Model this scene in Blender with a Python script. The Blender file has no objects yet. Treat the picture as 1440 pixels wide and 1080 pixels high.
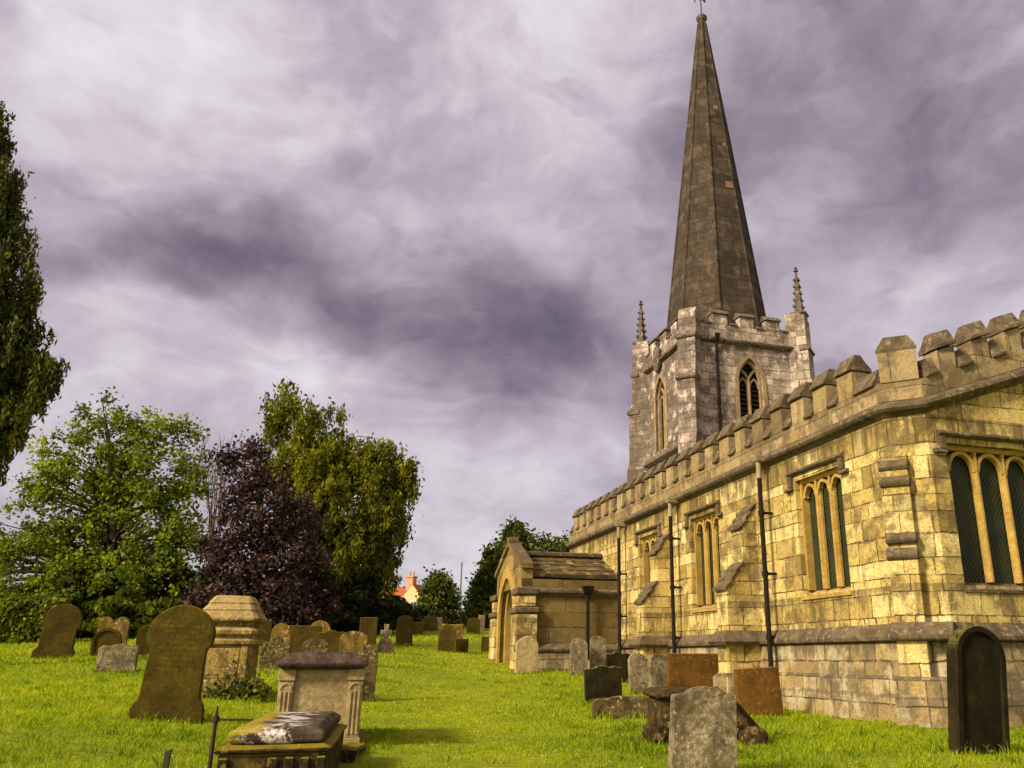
import bpy, bmesh, math, random
import numpy as np
from mathutils import Vector, Matrix
R = math.radians
rng = np.random.default_rng(7)
random.seed(7)
SC = bpy.context.scene
COL = SC.collection

# ------------------------------------------------------------------ camera
EYE = 0.92
FPX, PPU, PPV = 1166.0, 836.0, 540.0            # focal length and principal point in photo pixels
PITCH = math.atan(384 / FPX)
cam = bpy.data.cameras.new('camera')
cam.sensor_fit = 'HORIZONTAL'
cam.sensor_width = 36
cam.lens = FPX / 1440 * 36
cam.shift_x = (720 - PPU) / 1440
cam.clip_start, cam.clip_end = 0.1, 3000
cam_o = bpy.data.objects.new('camera', cam)
cam_o.location = (0, 0, EYE)
cam_o.rotation_euler = (math.pi / 2 + PITCH, 0, 0)
COL.objects.link(cam_o)
SC.camera = cam_o

# ------------------------------------------------------------------ sun, exposure
SUN_DIR = Vector((-0.70, -0.60, 0.60)).normalized()     # towards the sun
sun = bpy.data.lights.new('sun', 'SUN')
sun.energy = 4.4
sun.angle = R(9)
sun.color = (1.0, 0.86, 0.62)
sun_o = bpy.data.objects.new('sun', sun)
sun_o.rotation_euler = SUN_DIR.to_track_quat('Z', 'Y').to_euler()
COL.objects.link(sun_o)
SC.view_settings.view_transform = 'Standard'
SC.view_settings.look = 'None'
SC.view_settings.gamma = 1
SC.view_settings.use_curve_mapping = False
SC.view_settings.exposure = 0.36


# ------------------------------------------------------------------ node helper
class NT:
    def __init__(s, tree):
        s.t = tree
        s.n = tree.nodes
        s.l = tree.links

    def node(s, typ, **kw):
        n = s.n.new(typ)
        for k, v in kw.items():
            setattr(n, k, v)
        return n

    def put(s, sock, v):
        if isinstance(v, bpy.types.NodeSocket):
            s.l.new(v, sock)
        elif isinstance(v, (tuple, list)):
            if sock.type == 'RGBA' and len(v) == 3:
                v = (*v, 1)
            sock.default_value = v
        else:
            sock.default_value = v

    def m(s, op, a, b=0.0, c=0.0, clamp=False):
        n = s.node('ShaderNodeMath', operation=op, use_clamp=clamp)
        s.put(n.inputs[0], a)
        s.put(n.inputs[1], b)
        s.put(n.inputs[2], c)
        return n.outputs[0]

    def vm(s, op, a, b=(0, 0, 0), out=0, scale=None):
        n = s.node('ShaderNodeVectorMath', operation=op)
        s.put(n.inputs[0], a)
        s.put(n.inputs[1], b)
        if scale is not None:
            s.put(n.inputs[3], scale)
        return n.outputs[out]

    def step(s, x, lo, hi, a=0.0, b=1.0):
        n = s.node('ShaderNodeMapRange', interpolation_type='SMOOTHSTEP')
        for i, v in enumerate((x, lo, hi, a, b)):
            s.put(n.inputs[i], v)
        return n.outputs[0]

    def mix(s, f, a, b, typ='MIX'):
        n = s.node('ShaderNodeMix', data_type='RGBA', blend_type=typ)
        s.put(n.inputs[0], f)
        s.put(n.inputs[6], a)
        s.put(n.inputs[7], b)
        return n.outputs[2]

    def noise(s, vec, scale, detail=4, rough=0.55, dist=0.0, dim='3D', w=None, out=0):
        n = s.node('ShaderNodeTexNoise', noise_dimensions=dim)
        if vec is not None:
            s.put(n.inputs['Vector'], vec)
        if w is not None:
            s.put(n.inputs['W'], w)
        s.put(n.inputs['Scale'], scale)
        s.put(n.inputs['Detail'], detail)
        s.put(n.inputs['Roughness'], rough)
        s.put(n.inputs['Distortion'], dist)
        return n.outputs[out]

    def white(s, vec=None, w=None, out=0):
        n = s.node('ShaderNodeTexWhiteNoise', noise_dimensions='1D' if vec is None else '3D')
        if vec is not None:
            s.put(n.inputs['Vector'], vec)
        if w is not None:
            s.put(n.inputs['W'], w)
        return n.outputs[out]

    def voro(s, vec, scale, feature='F1', out='Distance', rnd=1.0):
        n = s.node('ShaderNodeTexVoronoi', feature=feature)
        s.put(n.inputs['Vector'], vec)
        s.put(n.inputs['Scale'], scale)
        s.put(n.inputs['Randomness'], rnd)
        return n.outputs[out]

    def ramp(s, f, stops):
        n = s.node('ShaderNodeValToRGB')
        e = n.color_ramp.elements
        while len(e) < len(stops):
            e.new(0.5)
        for k, (p, c) in enumerate(stops):
            e[k].position = p
            e[k].color = (*c, 1)
        s.put(n.inputs[0], f)
        return n.outputs[0]

    def xyz(s, vec):
        n = s.node('ShaderNodeSeparateXYZ')
        s.put(n.inputs[0], vec)
        return n.outputs[0], n.outputs[1], n.outputs[2]

    def comb(s, x=0.0, y=0.0, z=0.0):
        n = s.node('ShaderNodeCombineXYZ')
        for i, v in enumerate((x, y, z)):
            s.put(n.inputs[i], v)
        return n.outputs[0]

    def bump(s, h, strength=0.5, dist=0.02):
        n = s.node('ShaderNodeBump')
        s.put(n.inputs['Height'], h)
        s.put(n.inputs['Strength'], strength)
        s.put(n.inputs['Distance'], dist)
        return n.outputs[0]


# ------------------------------------------------------------------ world: Nishita sky behind a deck of storm cloud
def make_world():
    w = bpy.data.worlds.new('World')
    SC.world = w
    w.use_nodes = True
    w.node_tree.nodes.clear()
    N = NT(w.node_tree)
    sky = N.node('ShaderNodeTexSky', sky_type='NISHITA', sun_disc=False)
    sky.sun_elevation = math.asin(SUN_DIR.z)
    sky.sun_rotation = math.atan2(SUN_DIR.x, SUN_DIR.y)
    skyc = N.vm('SCALE', sky.outputs[0], scale=0.09)
    d = N.node('ShaderNodeTexCoord').outputs['Generated']
    x, y, z = N.xyz(d)
    # the cloud deck: broad banks lying along the horizon, broken by billows
    az = N.m('ARCTAN2', x, y)
    el = N.m('ARCSINE', z)
    p = N.comb(N.m('MULTIPLY', az, 1.9), N.m('MULTIPLY', N.m('POWER', N.m('MAXIMUM', N.m('ADD', el, 0.12), 0.02), 0.8), 3.6), N.m('MULTIPLY', y, 0.3))
    wv = N.noise(p, 1.6, 4, 0.55, out=1)
    pw = N.vm('ADD', p, N.vm('SCALE', N.vm('SUBTRACT', wv, (0.5, 0.5, 0.5)), scale=0.55))
    big = N.noise(pw, 1.5, 9, 0.56)
    fine = N.noise(pw, 4.2, 9, 0.60)
    bil = N.m('ABSOLUTE', N.m('SUBTRACT', N.noise(N.vm('ADD', pw, (4.1, 2.2, 0)), 2.4, 8, 0.55), 0.5))
    edge = N.step(bil, 0.0, 0.11)
    azw = N.m('ADD', az, N.m('MULTIPLY', N.m('SUBTRACT', N.noise(d, 3.0, 4, 0.55), 0.5), 0.42))
    elw = N.m('ADD', el, N.m('MULTIPLY', N.m('SUBTRACT', N.noise(N.vm('ADD', d, (7, 3, 1)), 3.4, 4, 0.55), 0.5), 0.30))
    val = N.m('ADD', 0.47, N.m('MULTIPLY', N.m('SUBTRACT', big, 0.5), SKY_BIG))
    val = N.m('ADD', val, N.m('MULTIPLY', N.m('SUBTRACT', fine, 0.5), SKY_FINE))
    val = N.m('ADD', val, N.m('MULTIPLY', N.m('SUBTRACT', edge, 0.6), SKY_EDGE))
    for (a0, e0, sa, se, amp, tilt) in SKY_BLOBS:
        da = N.m('SUBTRACT', azw, R(a0))
        de = N.m('SUBTRACT', N.m('SUBTRACT', elw, R(e0)), N.m('MULTIPLY', da, tilt))
        q = N.m('ADD', N.m('POWER', N.m('DIVIDE', da, R(sa)), 2.0), N.m('POWER', N.m('DIVIDE', de, R(se)), 2.0))
        val = N.m('ADD', val, N.m('MULTIPLY', N.m('EXPONENT', N.m('MULTIPLY', q, -1.0)), amp))
    cc = N.ramp(val, SKY_RAMP)
    # greener grey close to the horizon
    hz = N.step(el, R(1), R(17), 1.0, 0.0)
    cc = N.mix(N.m('MULTIPLY', hz, 0.55), cc, N.mix(1.0, cc, (0.93, 1.03, 0.98), 'MULTIPLY'))
    # added glow in the unseen sky behind the camera, to brighten the foreground
    sd = N.node('ShaderNodeVectorMath', operation='DOT_PRODUCT')
    N.put(sd.inputs[0], d)
    N.put(sd.inputs[1], tuple(SUN_DIR))
    glow = N.step(sd.outputs['Value'], 0.45, 0.97, 0.0, 1.0)
    cc = N.mix(1.0, cc, N.vm('ADD', (1, 1, 1), N.vm('SCALE', (3.0, 2.5, 1.6), scale=glow)), 'MULTIPLY')
    out = N.mix(0.93, skyc, cc)
    bg = N.node('ShaderNodeBackground')
    N.put(bg.inputs[0], out)
    bg.inputs[1].default_value = 1.0
    o = N.node('ShaderNodeOutputWorld')
    N.l.new(bg.outputs[0], o.inputs[0])


SKY_BIG, SKY_FINE, SKY_EDGE = 0.80, 0.42, -0.06
# azimuth right of forward, elevation, widths (degrees), brightness, tilt
SKY_BLOBS = [
    (-29, 35, 11, 6, 0.36, 0.1), (-36, 42, 8, 6, 0.12, 0.1), (-6, 42, 14, 6, 0.20, 0.0), (2, 34, 6, 7, 0.12, 0.0), (-17, 45, 6, 3, -0.06, 0.0),
    (-21, 22.5, 15, 3.0, -0.27, -0.12), (-14, 21, 6, 2.4, -0.12, 0.0), (-4, 24, 8, 4, -0.20, -0.3), (-29, 22.5, 8, 2.6, -0.24, 0.1), (-3, 22, 7, 3, -0.16, 0.1), (-17, 33, 4, 2, -0.06, 0.2),
    (-12, 29, 11, 1.8, 0.14, 0.1), (-6, 13, 6, 3.2, 0.24, -0.1), (-19, 17, 6, 2.0, 0.14, -0.1), (-33, 19, 5, 2, 0.12, 0.0),
    (-10, 5, 14, 5, 0.22, 0.0), (17, 37, 8, 7, -0.22, 0.3), (26, 30, 8, 6, -0.24, 0.3), (19, 21, 9, 3.0, 0.10, 0.1), (17, 29, 7, 2, 0.10, 0.2), (-34, 12, 6, 5, 0.22, 0.0),
]
SKY_RAMP = [(0.0, (0.105, 0.080, 0.112)), (0.16, (0.165, 0.128, 0.170)), (0.34, (0.265, 0.213, 0.268)), (0.54, (0.42, 0.36, 0.415)),
            (0.74, (0.60, 0.545, 0.59)), (0.98, (0.76, 0.72, 0.75))]
make_world()


# ------------------------------------------------------------------ bookkeeping helpers
def tag(o, label=None, cat=None, group=None, kind=None):
    if label: o['label'] = label
    if cat: o['category'] = cat
    if group: o['group'] = group
    if kind: o['kind'] = kind
    return o


def thing(name, label, cat, loc=(0, 0, 0), rot=(0, 0, 0), group=None):
    o = bpy.data.objects.new(name, None)
    o.empty_display_size = 0.3
    o.location = loc
    o.rotation_euler = rot
    COL.objects.link(o)
    return tag(o, label, cat, group)


class MB:
    def __init__(s):
        s.v, s.f = [], []

    def add(s, vs, fs):
        b = len(s.v)
        s.v += [tuple(map(float, q)) for q in vs]
        s.f += [tuple(b + i for i in q) for q in fs]
        return s

    def quad(s, a, b, c, d):
        return s.add([a, b, c, d], [(0, 1, 2, 3)])

    def box(s, x0, x1, y0, y1, z0, z1):
        return s.hexa([(x0, y0, z0), (x1, y0, z0), (x1, y1, z0), (x0, y1, z0)],
                      [(x0, y0, z1), (x1, y0, z1), (x1, y1, z1), (x0, y1, z1)])

    def hexa(s, lo, hi):
        return s.add(list(lo) + list(hi), [(3, 2, 1, 0), (4, 5, 6, 7), (0, 1, 5, 4), (1, 2, 6, 5), (2, 3, 7, 6), (3, 0, 4, 7)])

    def ext(s, poly, fn, d0, d1):
        "extrude a 2D polygon: fn(a, b, d) -> xyz"
        n = len(poly)
        vs = [fn(a, b, d0) for a, b in poly] + [fn(a, b, d1) for a, b in poly]
        fs = [tuple(range(n)), tuple(range(2 * n - 1, n - 1, -1))]
        fs += [(i, (i + 1) % n, n + (i + 1) % n, n + i) for i in range(n)]
        return s.add(vs, fs)

    def loft(s, rings, cap=True):
        n = len(rings[0])
        vs = [q for r in rings for q in r]
        fs = []
        for k in range(len(rings) - 1):
            for i in range(n):
                j = (i + 1) % n
                fs.append((k * n + i, k * n + j, (k + 1) * n + j, (k + 1) * n + i))
        if cap:
            fs += [tuple(range(n - 1, -1, -1)), tuple((len(rings) - 1) * n + i for i in range(n))]
        return s.add(vs, fs)

    def tube(s, pts, rad, n=8):
        pts = [Vector(q) for q in pts]
        rings = []
        for i, q in enumerate(pts):
            t = (pts[min(i + 1, len(pts) - 1)] - pts[max(i - 1, 0)]).normalized()
            a = t.cross(Vector((0.31, 0.87, 0.38)))
            if a.length < 0.05:
                a = t.cross(Vector((1, 0, 0)))
            a.normalize()
            b = t.cross(a)
            r = rad[i] if isinstance(rad, (list, tuple)) else rad
            rings.append([tuple(q + a * (r * math.cos(2 * math.pi * k / n)) + b * (r * math.sin(2 * math.pi * k / n))) for k in range(n)])
        return s.loft(rings)

    def build(s, name, mat, parent=None, bevel=0.0, seg=1, jit=0.0, smooth=False, sub=0, rough=0.0):
        me = bpy.data.meshes.new(name)
        me.from_pydata(s.v, [], s.f)
        bm = bmesh.new()
        bm.from_mesh(me)
        bmesh.ops.remove_doubles(bm, verts=bm.verts, dist=1e-5)
        bmesh.ops.recalc_face_normals(bm, faces=bm.faces)
        if sub:
            bmesh.ops.triangulate(bm, faces=[f for f in bm.faces if len(f.verts) > 4])
            bmesh.ops.subdivide_edges(bm, edges=[e for e in bm.edges if e.calc_length() > 0.14], cuts=sub, use_grid_fill=True)
        if jit:
            for v in bm.verts:
                v.co += Vector((random.uniform(-jit, jit), random.uniform(-jit, jit), random.uniform(-jit, jit)))
        if bevel:
            es = [e for e in bm.edges if len(e.link_faces) == 2 and e.calc_face_angle(0) > 0.5]
            bmesh.ops.bevel(bm, geom=es, offset=bevel, segments=seg, affect='EDGES', profile=0.6, clamp_overlap=True)
        if rough:
            from mathutils import noise as mn
            for v in bm.verts:
                c = v.co
                v.co = c + mn.noise_vector(c * 5.0) * rough + mn.noise_vector(c * 17.0) * rough * 0.5
        bm.to_mesh(me)
        bm.free()
        if smooth:
            for p in me.polygons:
                p.use_smooth = True
        me.materials.append(mat)
        o = bpy.data.objects.new(name, me)
        COL.objects.link(o)
        if parent is not None:
            o.parent = parent
        return o


# ------------------------------------------------------------------ materials
def new_mat(name):
    m = bpy.data.materials.new(name)
    m.use_nodes = True
    N = NT(m.node_tree)
    b = N.n['Principled BSDF']
    b.inputs['Roughness'].default_value = 0.92
    b.inputs['Specular IOR Level'].default_value = 0.15
    return m, N, b


def ashlar(name, ramp, mortar, h=0.30, w=0.52, stain=(0.10, 0.08, 0.05), stain_amt=0.5, weather=(0.09, 0.07, 0.045),
           streak=0.5, pale=None, pale_amt=0.0, mw=0.014, bump=0.9, drips=(), soot_x=None, speck=0.62):
    m, N, b = new_mat(name)
    tc = N.node('ShaderNodeTexCoord').outputs['Object']
    x, y, z = N.xyz(tc)
    wob = N.m('MULTIPLY', N.m('SUBTRACT', N.noise(tc, 2.2, 3), 0.5), 0.07)
    zz = N.m('ADD', z, N.m('MULTIPLY', N.m('SUBTRACT', N.noise(None, 1.9, 1, dim='1D', w=z), 0.5), 0.34))
    zz = N.m('ADD', zz, N.m('MULTIPLY', wob, 0.6))
    u = N.m('ADD', N.m('SUBTRACT', x, y), wob)
    rv = N.m('DIVIDE', zz, h)
    row = N.m('FLOOR', rv)
    r1 = N.white(w=row)
    r2 = N.white(w=N.m('ADD', row, 37.7))
    ww = N.m('MULTIPLY', w, N.m('ADD', 0.65, N.m('MULTIPLY', r1, 0.8)))
    cv = N.m('ADD', N.m('DIVIDE', u, ww), N.m('MULTIPLY', r2, 9.0))
    # uneven block lengths within a course
    cv = N.m('ADD', cv, N.m('MULTIPLY', N.m('SUBTRACT', N.noise(N.comb(cv, N.m('MULTIPLY', row, 3.3), 0.0), 0.9, 0), 0.5), 1.1))
    col = N.m('FLOOR', cv)
    idv = N.comb(row, col, 4.2)
    bid = N.white(vec=idv)
    bid2 = N.white(vec=N.vm('ADD', idv, (11.3, 5.1, 0)))
    fz = N.m('FRACT', rv)
    fu = N.m('FRACT', cv)
    dz = N.m('MULTIPLY', N.m('MINIMUM', fz, N.m('SUBTRACT', 1.0, fz)), h)
    du = N.m('MULTIPLY', N.m('MINIMUM', fu, N.m('SUBTRACT', 1.0, fu)), ww)
    ds = N.m('MINIMUM', dz, du)
    edgen = N.m('MULTIPLY', N.m('SUBTRACT', N.noise(tc, 13, 5, 0.7), 0.5), 0.040)
    ds = N.m('ADD', N.m('ADD', ds, edgen), N.m('MULTIPLY', N.m('SUBTRACT', N.noise(tc, 1.7, 3), 0.52), 0.022))
    face = N.step(ds, 0.001, mw)
    face = N.m('MAXIMUM', face, N.m('MULTIPLY', N.step(N.noise(tc, 2.6, 4, 0.65), 0.46, 0.60), 0.75))
    tb = N.vm('ADD', tc, N.vm('SCALE', N.comb(bid, bid2, bid), scale=23.0))
    grain = N.noise(tb, N.m('ADD', 22.0, N.m('MULTIPLY', bid2, 22.0)), 7, 0.78)
    mid = N.noise(tb, 6.5, 6, 0.7)
    col0 = N.ramp(N.m('ADD', N.m('MULTIPLY', bid, 0.72), N.m('MULTIPLY', mid, 0.28)), ramp)
    col0 = N.mix(N.step(grain, 0.38, 0.58, speck, 0.0), col0, N.mix(1.0, col0, (0.42, 0.36, 0.30), 'MULTIPLY'))
    col0 = N.mix(N.step(grain, 0.56, 0.68, 0.0, 0.35), col0, N.mix(1.0, col0, (1.35, 1.35, 1.4), 'MULTIPLY'))
    col0 = N.mix(N.step(mid, 0.36, 0.52, 0.40, 0.0), col0, N.mix(1.0, col0, (0.55, 0.50, 0.45), 'MULTIPLY'))
    pits = N.voro(tc, 30, out='Distance')
    col0 = N.mix(N.step(pits, 0.10, 0.26, 0.38, 0.0), col0, N.mix(1.0, col0, (0.45, 0.4, 0.35), 'MULTIPLY'))
    # mid-size dark lichen and soot
    st = N.noise(tc, 1.15, 7, 0.66, 0.5)
    st2 = N.noise(N.vm('ADD', tc, (31, 5, 17)), 4.4, 6, 0.7, 0.2)
    sm = N.m('MULTIPLY', N.step(N.m('ADD', N.m('MULTIPLY', st, 0.62), N.m('MULTIPLY', st2, 0.38)), 0.475, 0.585), stain_amt)
    col0 = N.mix(sm, col0, stain)
    # rain streaks
    sk = N.noise(N.comb(N.m('MULTIPLY', u, 5.0), N.m('MULTIPLY', u, 0.0), N.m('MULTIPLY', z, 0.35)), 1.0, 5, 0.62)
    col0 = N.mix(N.m('MULTIPLY', N.step(sk, 0.53, 0.72), streak), col0, stain)
    for (zt, ln, am) in drips:
        tt = N.m('DIVIDE', N.m('SUBTRACT', zt, z), ln)
        dn = N.noise(N.comb(N.m('MULTIPLY', u, 4.2), 0.0, N.m('MULTIPLY', z, 0.5)), 1.0, 5, 0.7)
        dm = N.m('MULTIPLY', N.step(N.m('SUBTRACT', dn, N.m('MULTIPLY', tt, 0.30)), 0.36, 0.52), N.step(tt, 0.0, 0.02))
        dm = N.m('MULTIPLY', dm, N.step(tt, 1.0, 0.6))
        col0 = N.mix(N.m('MULTIPLY', dm, am), col0, stain)
    if soot_x is not None:
        sn = N.noise(N.vm('ADD', tc, (9, 2, 41)), 0.9, 6, 0.66)
        col0 = N.mix(N.m('MULTIPLY', N.step(x, soot_x + 0.3, soot_x), N.step(sn, 0.36, 0.56, 0.25, 0.8)), col0, stain)
    # single odd dark or pale blocks
    col0 = N.mix(N.step(bid2, 0.90, 0.94, 0.0, 0.42), col0, stain)
    if pale:
        pn = N.noise(N.vm('ADD', tc, (3, 9, 27)), 1.7, 6, 0.7)
        col0 = N.mix(N.m('MULTIPLY', N.step(pn, 0.52, 0.66), pale_amt), col0, pale)
    col0 = N.mix(face, mortar, col0)
    nz = N.xyz(N.node('ShaderNodeNewGeometry').outputs['Normal'])[2]
    col0 = N.mix(N.m('MULTIPLY', N.step(nz, 0.25, 0.6, 0.0, 0.9), N.step(N.m('ADD', N.m('MULTIPLY', st2, 0.6), N.m('MULTIPLY', mid, 0.4)), 0.40, 0.54)), col0, weather)
    N.put(b.inputs['Base Color'], col0)
    hgt = N.m('ADD', N.m('MULTIPLY', face, 0.9), N.m('ADD', N.m('MULTIPLY', mid, 0.55), N.m('ADD', N.m('MULTIPLY', grain, 0.22), N.m('MULTIPLY', bid2, 0.35))))
    N.put(b.inputs['Normal'], N.bump(hgt, bump, 0.03))
    return m


def rock(name, base, dark, spot=None, spot_amt=0.5, spot_scale=14, spot2=None, moss=None, moss_amt=0.7, scale=3.0, streak=0.4, bump=0.6,
         top=None, letters=False, spec=0.15, moss_x=None, contrast=0.55, crust=None):
    m, N, b = new_mat(name)
    tcn = N.node('ShaderNodeTexCoord')
    o = tcn.outputs['Object']
    rnd = N.node('ShaderNodeObjectInfo').outputs['Random']
    tc = N.vm('ADD', o, N.comb(N.m('MULTIPLY', rnd, 37), N.m('MULTIPLY', rnd, 91), N.m('MULTIPLY', rnd, 53)))
    x, y, z = N.xyz(tc)
    n1 = N.noise(tc, scale, 7, 0.66, 0.3)
    n2 = N.noise(tc, 24, 5, 0.7)
    n3 = N.noise(tc, 70, 4, 0.6)
    c = N.mix(N.step(n1, 0.36, 0.64), dark, base)
    c = N.mix(N.step(n2, 0.38, 0.60, contrast, 0.0), c, N.mix(1.0, c, (0.5, 0.47, 0.42), 'MULTIPLY'))
    sk = N.noise(N.comb(N.m('MULTIPLY', x, 9), N.m('MULTIPLY', y, 9), N.m('MULTIPLY', z, 0.8)), 1, 4, 0.6)
    c = N.mix(N.m('MULTIPLY', N.step(sk, 0.5, 0.68), streak), c, dark)
    if spot:
        wv = N.vm('ADD', tc, N.vm('SCALE', N.vm('SUBTRACT', N.noise(tc, 18, 3, out=1), (0.5, 0.5, 0.5)), scale=0.09))
        vo = N.voro(wv, spot_scale)
        msk = N.m('MULTIPLY', N.step(vo, 0.42, 0.28), N.m('MULTIPLY', N.step(N.noise(tc, 3.3, 4, 0.6), 0.42, 0.60), N.step(n2, 0.36, 0.52)))
        c = N.mix(N.m('MULTIPLY', msk, spot_amt), c, spot)
    if crust:
        cm = N.m('MULTIPLY', N.step(N.noise(tc, 4.0, 9, 0.72), 0.51, 0.57), N.step(n2, 0.36, 0.50))
        cm = N.m('MULTIPLY', cm, N.step(N.xyz(o)[0], 0.24, 0.08))
        c = N.mix(N.m('MULTIPLY', cm, 0.8), c, crust)
    if spot2:
        vo = N.voro(N.vm('ADD', tc, (5, 8, 2)), spot_scale * 0.55)
        msk = N.m('MULTIPLY', N.step(vo, 0.36, 0.22), N.step(n2, 0.40, 0.55))
        c = N.mix(N.m('MULTIPLY', msk, spot_amt), c, spot2)
    nz = N.xyz(N.node('ShaderNodeNewGeometry').outputs['Normal'])[2]
    if moss:
        mm = N.m('ADD', N.step(nz, 0.3, 0.8, 0.0, 0.30), N.noise(tc, 4.2, 6, 0.66))
        if moss_x is not None:
            mm = N.m('ADD', N.m('SUBTRACT', mm, 0.10), N.step(N.xyz(o)[0], moss_x + 0.16, moss_x - 0.16, -0.22, 0.25))
        c = N.mix(N.m('MULTIPLY', N.step(mm, 0.56, 0.76), moss_amt), c, moss)
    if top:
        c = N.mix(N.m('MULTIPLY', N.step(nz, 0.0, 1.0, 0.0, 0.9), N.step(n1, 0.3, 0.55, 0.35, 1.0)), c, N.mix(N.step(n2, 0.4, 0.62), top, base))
    hgt = N.m('ADD', N.m('MULTIPLY', n1, 0.5), N.m('ADD', N.m('MULTIPLY', n2, 0.5), N.m('MULTIPLY', n3, 0.22)))
    if letters:
        # weathered, unreadable lettering: rows of short cut strokes
        ox, oy, oz = N.xyz(o)
        rowf = N.m('MULTIPLY', oz, 1 / 0.062)
        rid = N.m('FLOOR', rowf)
        inrow = N.m('MULTIPLY', N.step(N.m('FRACT', rowf), 0.18, 0.26), N.step(N.m('FRACT', rowf), 0.74, 0.66))
        half = N.m('ADD', 0.13, N.m('MULTIPLY', N.white(w=rid), 0.14))
        inw = N.step(N.m('SUBTRACT', half, N.m('ABSOLUTE', ox)), 0.0, 0.01)
        glyph = N.noise(N.comb(N.m('MULTIPLY', ox, 75), N.m('MULTIPLY', rid, 9.1), N.m('MULTIPLY', oz, 40)), 1, 1)
        vert = N.m('MULTIPLY', N.step(oz, 0.56, 0.60), N.step(oz, 1.16, 1.12))
        cut = N.m('MULTIPLY', N.m('MULTIPLY', inrow, inw), N.m('MULTIPLY', N.step(glyph, 0.47, 0.55), vert))
        c = N.mix(N.m('MULTIPLY', cut, 0.75), c, N.mix(1.0, c, (1.75, 1.7, 1.5), 'MULTIPLY'))
        hgt = N.m('SUBTRACT', hgt, N.m('MULTIPLY', cut, 0.35))
    N.put(b.inputs['Base Color'], c)
    b.inputs['Specular IOR Level'].default_value = spec
    N.put(b.inputs['Normal'], N.bump(hgt, bump, 0.025))
    return m


def plain(name, col, rough=0.6, spec=0.3, var=0.35, scale=9, metal=0.0, bump=0.15):
    m, N, b = new_mat(name)
    tc = N.node('ShaderNodeTexCoord').outputs['Object']
    n = N.noise(tc, scale, 5, 0.6)
    c = N.mix(N.step(n, 0.35, 0.68, var, 0.0), col, tuple(k * 0.45 for k in col))
    N.put(b.inputs['Base Color'], c)
    b.inputs['Roughness'].default_value = rough
    b.inputs['Specular IOR Level'].default_value = spec
    b.inputs['Metallic'].default_value = metal
    N.put(b.inputs['Normal'], N.bump(n, bump, 0.02))
    return m


def leaded(name, dirx):
    m, N, b = new_mat(name)
    x, y, z = N.xyz(N.node('ShaderNodeTexCoord').outputs['Object'])
    u = x if dirx else y
    k = 1 / 0.115
    a1 = N.m('FRACT', N.m('MULTIPLY', N.m('ADD', N.m('MULTIPLY', u, 1.5), z), k))
    a2 = N.m('FRACT', N.m('MULTIPLY', N.m('SUBTRACT', N.m('MULTIPLY', u, 1.5), z), k))
    f1 = N.step(N.m('ABSOLUTE', N.m('SUBTRACT', a1, 0.5)), 0.40, 0.47)
    f2 = N.step(N.m('ABSOLUTE', N.m('SUBTRACT', a2, 0.5)), 0.40, 0.47)
    line = N.m('MAXIMUM', f1, f2)
    tc = N.node('ShaderNodeTexCoord').outputs['Object']
    c = N.mix(N.step(N.noise(tc, 3, 3), 0.35, 0.65), (0.010, 0.016, 0.008), (0.022, 0.030, 0.014))
    N.put(b.inputs['Base Color'], N.mix(line, c, (0.060, 0.066, 0.036)))
    N.put(b.inputs['Roughness'], N.m('ADD', 0.25, N.m('MULTIPLY', line, 0.5)))
    b.inputs['Specular IOR Level'].default_value = 0.14
    cid = N.comb(N.m('FLOOR', N.m('MULTIPLY', N.m('ADD', N.m('MULTIPLY', u, 1.5), z), k)), N.m('FLOOR', N.m('MULTIPLY', N.m('SUBTRACT', N.m('MULTIPLY', u, 1.5), z), k)), 3.0)
    tilt = N.vm('SCALE', N.vm('SUBTRACT', N.white(vec=cid, out=1), (0.5, 0.5, 0.5)), scale=0.16)
    bn = N.bump(N.m('ADD', line, N.m('MULTIPLY', N.noise(tc, 9, 2), 0.5)), 0.35, 0.01)
    N.put(b.inputs['Normal'], N.vm('NORMALIZE', N.vm('ADD', bn, tilt)))
    return m


def leaf_mat(name, cols, trans=0.35, rough=0.6):
    m, N, b = new_mat(name)
    at = N.node('ShaderNodeAttribute', attribute_name='clump').outputs['Fac']
    c = N.ramp(at, [(i / (len(cols) - 1), k) for i, k in enumerate(cols)])
    N.put(b.inputs['Base Color'], c)
    b.inputs['Roughness'].default_value = rough
    b.inputs['Specular IOR Level'].default_value = 0.25
    tr = N.node('ShaderNodeBsdfTranslucent')
    N.put(tr.inputs[0], N.mix(1.0, c, (1.25, 1.3, 0.6), 'MULTIPLY'))
    mx = N.node('ShaderNodeMixShader')
    mx.inputs[0].default_value = trans
    N.l.new(b.outputs[0], mx.inputs[1])
    N.l.new(tr.outputs[0], mx.inputs[2])
    N.l.new(mx.outputs[0], N.n['Material Output'].inputs[0])
    return m


def lawn_mat():
    m, N, b = new_mat('lawn')
    tc = N.node('ShaderNodeTexCoord').outputs['Object']
    n1 = N.noise(tc, 0.55, 6, 0.6)
    n2 = N.noise(tc, 9, 6, 0.7)
    c = N.mix(N.step(n1, 0.35, 0.65), (0.19, 0.245, 0.006), (0.30, 0.33, 0.008))
    c = N.mix(N.step(n2, 0.4, 0.65, 0.5, 0), c, (0.06, 0.085, 0.004))
    N.put(b.inputs['Base Color'], c)
    N.put(b.inputs['Normal'], N.bump(n2, 0.8, 0.05))
    return m


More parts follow.
